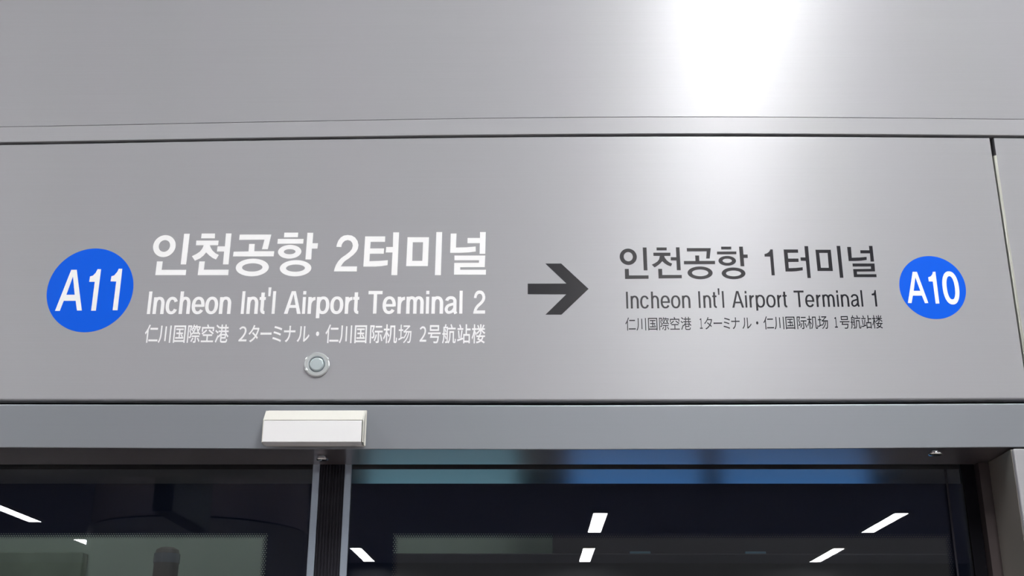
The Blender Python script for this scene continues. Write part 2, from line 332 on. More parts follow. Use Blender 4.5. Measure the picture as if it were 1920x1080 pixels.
    'kr': '2518,25633 2516,25665 2508,25697 2496,25728 2479,25756 2458,25781 2434,25802 2406,25820 2377,25832 2346,25840 2314,25843 2282,25840 2250,25832 2221,25820 2193,25802 2169,25781 2148,25756 2131,25728 2119,25697 2112,25665 2109,25633 2112,25600 2119,25568 2131,25537 2148,25509 2169,25484 2193,25463 2221,25445 2250,25433 2282,25425 2314,25423 2346,25425 2377,25433 2406,25445 2434,25463 2458,25484 2479,25509 2496,25537 2508,25568 2516,25600/2422,25635 2421,25653 2417,25672 2411,25689 2402,25705 2391,25719 2378,25731 2363,25741 2348,25748 2331,25752 2315,25754 2298,25752 2281,25748 2266,25741 2251,25731 2238,25719 2227,25705 2218,25689 2212,25672 2208,25653 2207,25635 2208,25616 2212,25598 2218,25581 2227,25565 2238,25551 2251,25539 2266,25529 2281,25522 2298,25518 2315,25516 2331,25518 2348,25522 2363,25529 2378,25539 2391,25551 2402,25565 2411,25581 2417,25598 2421,25616|2668,25870 2758,25869 2760,25285 2671,25285|2222,25321 2316,25321 2317,25156 2781,25155 2778,25071 2222,25068|2998,25869 3240,25868 3237,25794 2997,25794|2916,25735 3324,25734 3320,25652 3172,25651 3187,25600 3231,25536 3288,25486 3353,25454 3322,25383 3243,25413 3177,25459 3122,25516 3067,25455 3005,25405 2932,25357 2869,25428 2940,25464 3005,25509 3046,25564 3068,25651 2916,25654|3461,25872 3546,25871 3550,25285 3458,25286 3458,25533 3324,25536 3325,25618 3460,25617|3015,25321 3109,25320 3108,25165 3569,25163 3566,25082 3016,25077|3718,25850 4293,25848 4253,25581 4168,25581 4191,25766 3720,25765|3910,25660 4005,25659 4002,25520 4376,25520 4372,25437 3634,25435 3635,25518 3911,25519|4303,25216 4300,25242 4289,25267 4271,25290 4246,25312 4216,25331 4181,25348 4141,25361 4098,25371 4052,25377 4006,25379 3959,25377 3914,25371 3871,25361 3831,25348 3795,25331 3765,25312 3741,25290 3723,25267 3712,25242 3708,25216 3712,25191 3723,25166 3741,25143 3765,25121 3795,25102 3831,25085 3871,25072 3914,25062 3959,25056 4006,25054 4052,25056 4098,25062 4141,25072 4181,25085 4216,25102 4246,25121 4271,25143 4289,25166 4300,25191/4201,25216 4199,25230 4192,25242 4180,25255 4164,25266 4145,25276 4121,25285 4095,25292 4067,25297 4038,25300 4007,25301 3977,25300 3948,25297 3920,25292 3894,25285 3870,25276 3851,25266 3835,25255 3823,25242 3816,25230 3814,25216 3816,25203 3823,25190 3835,25178 3851,25166 3870,25156 3894,25148 3920,25141 3948,25135 3977,25132 4007,25131 4038,25132 4067,25135 4095,25141 4121,25148 4145,25156 4164,25166 4180,25178 4192,25190 4199,25203|4541,25885 4783,25884 4779,25814 4539,25815|4435,25758 4898,25759 4894,25690 4434,25689|4875,25521 4873,25541 4865,25560 4852,25578 4835,25595 4814,25610 4789,25622 4761,25633 4731,25640 4699,25645 4666,25646 4634,25645 4602,25640 4572,25633 4544,25622 4519,25610 4498,25595 4480,25578 4468,25560 4460,25541 4458,25521 4460,25502 4468,25483 4480,25465 4498,25448 4519,25433 4544,25421 4572,25410 4602,25403 4634,25398 4666,25397 4699,25398 4731,25403 4761,25410 4789,25421 4814,25433 4835,25448 4852,25465 4865,25483 4873,25502/4777,25523 4776,25532 4772,25540 4765,25548 4756,25555 4745,25562 4732,25567 4717,25572 4701,25575 4684,25577 4667,25578 4649,25577 4632,25575 4616,25572 4601,25567 4588,25562 4577,25555 4568,25548 4561,25540 4557,25532 4556,25523 4557,25515 4561,25506 4568,25498 4577,25491 4588,25485 4601,25479 4616,25475 4632,25471 4649,25469 4667,25469 4684,25469 4701,25471 4717,25475 4732,25479 4745,25485 4756,25491 4765,25498 4772,25506 4776,25515|5079,25201 5075,25225 5065,25247 5048,25269 5025,25289 4996,25307 4963,25322 4925,25334 4884,25343 4841,25348 4797,25350 4754,25348 4711,25343 4670,25334 4632,25322 4599,25307 4570,25289 4547,25269 4530,25247 4520,25225 4516,25201 4520,25178 4530,25155 4547,25134 4570,25114 4599,25096 4632,25081 4670,25069 4711,25060 4754,25054 4797,25052 4841,25054 4884,25060 4925,25069 4963,25081 4996,25096 5025,25114 5048,25134 5065,25155 5075,25178/4976,25199 4974,25211 4967,25222 4956,25233 4942,25242 4924,25251 4902,25258 4878,25264 4853,25269 4825,25272 4797,25272 4770,25272 4742,25269 4716,25264 4693,25258 4671,25251 4653,25242 4638,25233 4628,25222 4621,25211 4619,25199 4621,25188 4628,25177 4638,25166 4653,25156 4671,25148 4693,25140 4716,25134 4742,25130 4770,25127 4797,25126 4825,25127 4853,25130 4878,25134 4902,25140 4924,25148 4942,25156 4956,25166 4967,25177 4974,25188|4969,25884 5059,25884 5063,25680 5160,25680 5159,25593 5063,25594 5063,25383 4975,25383|5708,25811 5767,25811 5769,25148 5695,25148 5692,25626 5562,25627 5563,25691 5614,25706 5668,25742 5696,25779|6026,25807 6368,25806 6367,25723 6115,25721 6119,25574 6361,25573 6360,25489 6115,25486 6114,25329 6279,25334 6444,25351 6441,25274 6289,25250 6163,25244 6031,25244|6528,25892 6615,25892 6615,25078 6536,25078 6531,25514 6413,25518 6411,25603 6528,25603|6783,25798 7148,25797 7151,25253 6788,25255/6867,25715 7065,25715 7061,25335 6874,25336|7294,25895 7381,25895 7383,25082 7302,25082|7544,25867 7633,25866 7628,25590 7814,25596 7982,25610 7976,25534 7848,25516 7704,25508 7547,25506|8064,25892 8147,25892 8147,25491 8063,25491 8069,25702 7845,25703 7848,25781 8064,25780|7631,25443 8152,25441 8145,25241 7716,25236 7714,25169 8168,25169 8166,25095 7633,25097 7632,25300 8056,25305 8057,25368 7630,25369',
    'el': '-9100,24216 -9024,24216 -9024,24782 -9100,24782|-8968,24216 -8887,24216 -8887,24635 -8968,24635|-8965,24508 -8959,24540 -8948,24572 -8932,24599 -8910,24622 -8884,24639 -8853,24646 -8819,24646 -8788,24638 -8761,24622 -8740,24599 -8724,24572 -8712,24540 -8706,24505 -8704,24465 -8704,24385 -8704,24215 -8784,24215 -8784,24385 -8784,24464 -8786,24496 -8790,24520 -8796,24540 -8803,24554 -8811,24564 -8819,24570 -8828,24574 -8844,24574 -8853,24570 -8861,24564 -8868,24555 -8876,24540 -8882,24521 -8886,24494|-8469,24508 -8477,24531 -8485,24547 -8494,24559 -8503,24567 -8511,24572 -8524,24574 -8539,24573 -8547,24569 -8556,24562 -8565,24551 -8573,24535 -8580,24516 -8586,24492 -8590,24463 -8591,24428 -8590,24392 -8586,24364 -8580,24340 -8573,24320 -8565,24305 -8556,24294 -8547,24287 -8539,24283 -8524,24281 -8511,24283 -8503,24288 -8494,24296 -8485,24308 -8477,24324 -8469,24347 -8395,24321 -8405,24292 -8420,24265 -8440,24242 -8463,24224 -8491,24212 -8522,24208 -8554,24211 -8583,24220 -8607,24237 -8628,24259 -8644,24286 -8656,24316 -8665,24349 -8670,24385 -8672,24428 -8670,24470 -8665,24507 -8656,24540 -8644,24570 -8628,24596 -8607,24618 -8583,24635 -8554,24645 -8522,24647 -8491,24643 -8463,24631 -8440,24613 -8420,24590 -8405,24563 -8395,24534|-8347,24215 -8266,24215 -8266,24782 -8347,24782|-8344,24508 -8338,24540 -8327,24571 -8311,24599 -8290,24622 -8264,24638 -8233,24646 -8200,24646 -8169,24638 -8143,24622 -8121,24599 -8106,24571 -8095,24540 -8088,24505 -8086,24465 -8086,24385 -8086,24215 -8167,24215 -8167,24385 -8167,24464 -8168,24496 -8172,24520 -8178,24540 -8185,24554 -8193,24564 -8200,24570 -8209,24574 -8224,24574 -8232,24570 -8240,24564 -8247,24554 -8255,24540 -8261,24520 -8265,24494|-7829,24396 -7828,24437 -7830,24470 -7835,24498 -7841,24521 -7850,24540 -7859,24554 -7869,24564 -7879,24570 -7892,24574 -7910,24573 -7922,24569 -7932,24562 -7942,24552 -7951,24537 -7959,24518 -7966,24494 -7970,24466 -7971,24431 -7970,24393 -7967,24364 -7960,24340 -7952,24320 -7943,24304 -7933,24293 -7923,24286 -7912,24281 -7894,24280 -7881,24284 -7870,24289 -7861,24299 -7851,24312 -7841,24333 -7771,24297 -7785,24271 -7805,24246 -7829,24226 -7858,24213 -7889,24208 -7924,24209 -7955,24218 -7982,24234 -8004,24256 -8022,24283 -8036,24314 -8045,24348 -8051,24386 -8053,24431 -8050,24474 -8044,24511 -8034,24545 -8020,24575 -8001,24602 -7978,24623 -7951,24638 -7920,24646 -7885,24646 -7854,24640 -7826,24626 -7802,24605 -7782,24579 -7768,24550 -7757,24516 -7750,24480 -7747,24439 -7748,24394|-8004,24389 -7784,24389 -7784,24454 -8004,24454|-7426,24427 -7428,24473 -7434,24511 -7444,24545 -7458,24575 -7475,24600 -7496,24620 -7519,24635 -7546,24644 -7578,24647 -7610,24644 -7636,24635 -7660,24620 -7680,24600 -7698,24575 -7711,24546 -7721,24512 -7728,24473 -7730,24427 -7728,24381 -7721,24342 -7711,24308 -7698,24279 -7680,24254 -7660,24234 -7636,24219 -7610,24210 -7578,24207 -7546,24210 -7519,24219 -7496,24233 -7475,24253 -7458,24278 -7444,24308 -7434,24342 -7428,24380/-7507,24427 -7508,24458 -7511,24483 -7515,24506 -7522,24526 -7530,24543 -7540,24556 -7550,24566 -7563,24572 -7578,24574 -7593,24572 -7605,24566 -7616,24556 -7625,24543 -7634,24526 -7640,24506 -7645,24484 -7647,24458 -7648,24427 -7647,24396 -7645,24370 -7640,24348 -7634,24328 -7625,24311 -7616,24298 -7605,24288 -7593,24282 -7578,24280 -7563,24282 -7550,24288 -7540,24297 -7530,24311 -7522,24328 -7515,24347 -7511,24370 -7508,24396|-7393,24214 -7311,24214 -7311,24634 -7393,24634|-7390,24508 -7383,24540 -7371,24572 -7354,24600 -7331,24622 -7303,24638 -7272,24646 -7237,24646 -7205,24638 -7177,24622 -7155,24599 -7137,24571 -7125,24540 -7118,24504 -7116,24464 -7116,24384 -7116,24213 -7197,24213 -7197,24384 -7197,24463 -7198,24495 -7203,24519 -7209,24538 -7217,24553 -7225,24563 -7234,24569 -7245,24573 -7263,24573 -7274,24569 -7283,24563 -7291,24553 -7299,24538 -7306,24519 -7311,24492|-6871,24213 -6800,24213 -6800,24782 -6871,24782|-6741,24213 -6660,24213 -6660,24634 -6741,24634|-6738,24507 -6732,24539 -6720,24571 -6704,24599 -6682,24622 -6654,24638 -6623,24646 -6589,24646 -6558,24638 -6530,24621 -6508,24599 -6492,24571 -6480,24539 -6473,24504 -6471,24464 -6471,24383 -6471,24213 -6552,24213 -6552,24383 -6552,24462 -6553,24495 -6557,24519 -6564,24538 -6571,24553 -6580,24563 -6588,24569 -6598,24573 -6614,24573 -6624,24569 -6632,24563 -6640,24553 -6648,24538 -6654,24519 -6659,24492|-6450,24561 -6302,24561 -6302,24634 -6450,24634|-6335,24747 -6335,24497 -6335,24383 -6336,24368 -6337,24348 -6337,24329 -6336,24314 -6334,24304 -6332,24295 -6330,24289 -6330,24287 -6331,24287 -6329,24286 -6322,24284 -6314,24282 -6311,24281 -6312,24281 -6312,24281 -6309,24281 -6309,24208 -6311,24208 -6316,24208 -6325,24208 -6333,24210 -6340,24212 -6352,24215 -6369,24222 -6387,24235 -6399,24251 -6407,24268 -6412,24285 -6416,24304 -6418,24327 -6418,24350 -6417,24371 -6417,24383 -6417,24497 -6417,24748|-6249,24654 -6196,24654 -6188,24878 -6257,24878|-6139,24212 -6068,24212 -6068,24782 -6139,24782|-5847,24212 -5697,24782 -5599,24782 -5449,24211 -5537,24211 -5570,24360 -5726,24360 -5759,24212/-5709,24433 -5586,24433 -5648,24708|-5421,24211 -5348,24211 -5348,24633 -5421,24633|-5421,24696 -5348,24696 -5348,24782 -5421,24782|-5291,24211 -5210,24211 -5210,24633 -5291,24633|-5289,24452 -5284,24486 -5274,24520 -5260,24551 -5241,24578 -5217,24601 -5190,24618 -5159,24629 -5129,24633 -5122,24634 -5119,24553 -5119,24554 -5140,24551 -5154,24546 -5167,24537 -5179,24526 -5189,24510 -5198,24491 -5205,24469 -5209,24440|-5086,24102 -5004,24102 -5004,24633 -5086,24633|-4782,24425 -4784,24471 -4790,24510 -4800,24544 -4814,24574 -4831,24599 -4852,24619 -4875,24634 -4902,24643 -4934,24646 -4966,24643 -4992,24634 -5016,24619 -5037,24599 -5054,24574 -5068,24544 -5078,24510 -5084,24472 -5086,24425 -5084,24378 -5078,24340 -5068,24306 -5054,24276 -5037,24251 -5016,24230 -4992,24216 -4966,24207 -4934,24204 -4902,24207 -4875,24216 -4852,24230 -4831,24250 -4814,24275 -4800,24305 -4790,24339 -4784,24378/-4863,24425 -4864,24456 -4867,24482 -4872,24505 -4878,24525 -4886,24541 -4896,24555 -4907,24565 -4919,24571 -4934,24573 -4949,24571 -4961,24565 -4972,24555 -4981,24541 -4989,24525 -4996,24505 -5001,24482 -5003,24456 -5004,24425 -5003,24394 -5001,24368 -4996,24345 -4989,24325 -4981,24308 -4972,24295 -4961,24285 -4949,24279 -4934,24277 -4919,24279 -4907,24285 -4896,24295 -4886,24308 -4878,24325 -4872,24345 -4867,24368 -4864,24393|-4450,24424 -4453,24471 -4459,24510 -4469,24544 -4483,24574 -4501,24599 -4522,24619 -4546,24634 -4573,24643 -4606,24646 -4639,24643 -4666,24634 -4690,24619 -4711,24599 -4728,24574 -4742,24544 -4753,24510 -4759,24471 -4761,24425 -4759,24378 -4753,24339 -4742,24305 -4728,24275 -4711,24250 -4690,24230 -4666,24215 -4639,24206 -4606,24203 -4573,24206 -4546,24215 -4522,24230 -4501,24250 -4483,24275 -4469,24305 -4459,24339 -4453,24378/-4532,24424 -4533,24456 -4536,24481 -4541,24504 -4548,24524 -4556,24541 -4566,24555 -4577,24564 -4590,24570 -4606,24572 -4621,24570 -4634,24565 -4646,24555 -4655,24541 -4664,24524 -4671,24504 -4675,24482 -4678,24456 -4679,24425 -4678,24393 -4675,24368 -4671,24345 -4664,24325 -4655,24308 -4646,24294 -4634,24285 -4621,24279 -4606,24277 -4590,24279 -4577,24284 -4566,24294 -4556,24308 -4548,24325 -4541,24345 -4536,24367 -4533,24393|-4411,24210 -4329,24210 -4329,24633 -4411,24633|-4409,24451 -4404,24485 -4395,24519 -4380,24550 -4362,24577 -4339,24600 -4312,24617 -4281,24629 -4252,24633 -4245,24633 -4243,24553 -4242,24553 -4262,24551 -4275,24545 -4288,24537 -4299,24526 -4309,24510 -4318,24491 -4324,24468 -4329,24439|-4228,24560 -4080,24560 -4080,24633 -4228,24633|-4113,24747 -4113,24496 -4113,24381 -4114,24366 -4114,24346 -4114,24327 -4114,24312 -4112,24302 -4110,24293 -4107,24286 -4107,24284 -4109,24285 -4106,24283 -4099,24281 -4091,24279 -4088,24278 -4090,24278 -4090,24278 -4088,24278 -4088,24205 -4089,24205 -4094,24205 -4103,24206 -4110,24207 -4118,24209 -4130,24212 -4147,24219 -4165,24232 -4177,24249 -4185,24265 -4190,24283 -4194,24302 -4196,24324 -4196,24348 -4195,24369 -4195,24381 -4195,24496 -4195,24747|-3867,24697 -3532,24697 -3532,24781 -3867,24782|-3741,24209 -3659,24209 -3659,24697 -3741,24697|-3290,24392 -3290,24434 -3291,24467 -3296,24495 -3303,24518 -3312,24537 -3322,24551 -3332,24561 -3343,24568 -3356,24571 -3375,24571 -3388,24567 -3398,24560 -3409,24549 -3418,24534 -3427,24515 -3433,24491 -3437,24462 -3439,24427 -3438,24389 -3434,24360 -3428,24335 -3419,24315 -3410,24300 -3400,24288 -3389,24281 -3377,24276 -3358,24275 -3344,24279 -3333,24285 -3323,24294 -3313,24308 -3303,24329 -3232,24292 -3246,24265 -3267,24240 -3292,24220 -3321,24207 -3354,24202 -3389,24203 -3420,24212 -3448,24228 -3471,24251 -3489,24278 -3503,24309 -3513,24344 -3519,24382 -3521,24428 -3519,24470 -3512,24508 -3502,24542 -3487,24573 -3468,24600 -3444,24621 -3416,24637 -3385,24644 -3349,24645 -3317,24638 -3288,24624 -3264,24604 -3244,24578 -3229,24547 -3218,24514 -3211,24477 -3208,24435 -3209,24390|-3472,24385 -3244,24385 -3244,24451 -3472,24451|-3167,24208 -3085,24208 -3085,24632 -3167,24633|-3165,24451 -3160,24485 -3149,24519 -3134,24550 -3115,24577 -3091,24600 -3063,24617 -3032,24628 -3001,24633 -2995,24633 -2992,24552 -2992,24552 -3013,24550 -3028,24544 -3041,24536 -3053,24524 -3064,24509 -3073,24490 -3080,24467 -3084,24438|-2959,24208 -2877,24208 -2877,24633 -2959,24633|-2956,24517 -2951,24547 -2940,24575 -2925,24601 -2905,24622 -2880,24637 -2851,24644 -2820,24644 -2791,24637 -2766,24622 -2746,24601 -2730,24575 -2720,24546 -2714,24514 -2712,24478 -2712,24380 -2712,24208 -2794,24208 -2794,24380 -2794,24477 -2795,24506 -2798,24526 -2803,24543 -2810,24555 -2816,24563 -2822,24568 -2829,24571 -2842,24571 -2849,24568 -2855,24563 -2861,24555 -2867,24543 -2872,24526 -2876,24503|-2791,24517 -2786,24546 -2775,24575 -2760,24601 -2740,24622 -2715,24637 -2686,24644 -2655,24644 -2626,24637 -2601,24622 -2580,24600 -2565,24575 -2555,24546 -2549,24514 -2547,24478 -2547,24380 -2547,24208 -2629,24208 -2629,24380 -2629,24477 -2630,24505 -2633,24526 -2638,24543 -2645,24555 -2651,24563 -2657,24568 -2664,24571 -2677,24571 -2684,24568 -2690,24563 -2696,24555 -2702,24543 -2707,24526 -2711,24503|-2495,24208 -2421,24208 -2421,24632 -2495,24632|-2495,24695 -2421,24695 -2421,24781 -2495,24781|-2361,24207 -2279,24207 -2279,24632 -2361,24632|-2358,24504 -2352,24537 -2340,24569 -2323,24597 -2300,24620 -2273,24636 -2241,24644 -2206,24644 -2174,24636 -2147,24620 -2124,24597 -2107,24569 -2095,24537 -2088,24501 -2086,24460 -2086,24379 -2086,24207 -2168,24207 -2168,24379 -2168,24459 -2169,24492 -2174,24516 -2180,24536 -2188,24550 -2196,24561 -2205,24567 -2215,24571 -2232,24571 -2242,24567 -2251,24561 -2259,24550 -2267,24536 -2274,24516 -2278,24489|-2040,24541 -2033,24565 -2020,24590 -2002,24611 -1980,24628 -1954,24639 -1926,24644 -1894,24644 -1865,24640 -1839,24630 -1816,24615 -1797,24594 -1783,24570 -1774,24542 -1772,24512 -1772,24379 -1772,24270 -1748,24224 -1817,24190 -1849,24258 -1850,24379 -1850,24511 -1851,24529 -1854,24541 -1859,24550 -1865,24558 -1873,24564 -1884,24568 -1899,24571 -1919,24571 -1932,24568 -1942,24563 -1950,24556 -1956,24549 -1961,24539 -1965,24522|-1802,24427 -1815,24424 -1834,24419 -1855,24413 -1875,24408 -1893,24402 -1910,24396 -1925,24391 -1938,24386 -1947,24380 -1954,24374 -1960,24366 -1966,24355 -1972,24343 -1975,24331 -1977,24322 -1976,24315 -1975,24305 -1971,24294 -1966,24284 -1962,24277 -1959,24273 -1958,24272 -1957,24271 -1955,24270 -1949,24270 -1939,24272 -1925,24276 -1911,24282 -1897,24289 -1888,24296 -1879,24307 -1868,24322 -1858,24340 -1849,24357 -1841,24369 -1780,24332 -1787,24321 -1796,24304 -1809,24283 -1824,24262 -1842,24244 -1862,24230 -1883,24220 -1904,24212 -1924,24207 -1942,24204 -1959,24203 -1977,24206 -1994,24213 -2007,24223 -2019,24235 -2028,24249 -2037,24265 -2044,24284 -2049,24305 -2050,24328 -2046,24349 -2039,24370 -2029,24389 -2017,24408 -2003,24424 -1985,24438 -1967,24447 -1949,24454 -1932,24460 -1915,24466 -1895,24472 -1872,24479 -1851,24484 -1832,24489 -1819,24492|-1704,24207 -1630,24207 -1630,24781 -1704,24781|-1363,24598 -1357,24644 -1342,24701 -1314,24750 -1277,24779 -1231,24787 -1182,24779 -1140,24747 -1108,24693 -1094,24630 -1097,24573 -1114,24523 -1149,24470 -1201,24414 -1248,24371 -1274,24332 -1295,24286 -1095,24286 -1095,24206 -1376,24206 -1368,24254 -1354,24311 -1330,24368 -1294,24421 -1242,24470 -1195,24520 -1170,24566 -1162,24616 -1172,24662 -1195,24695 -1228,24706 -1263,24695 -1286,24665 -1298,24633 -1302,24594',
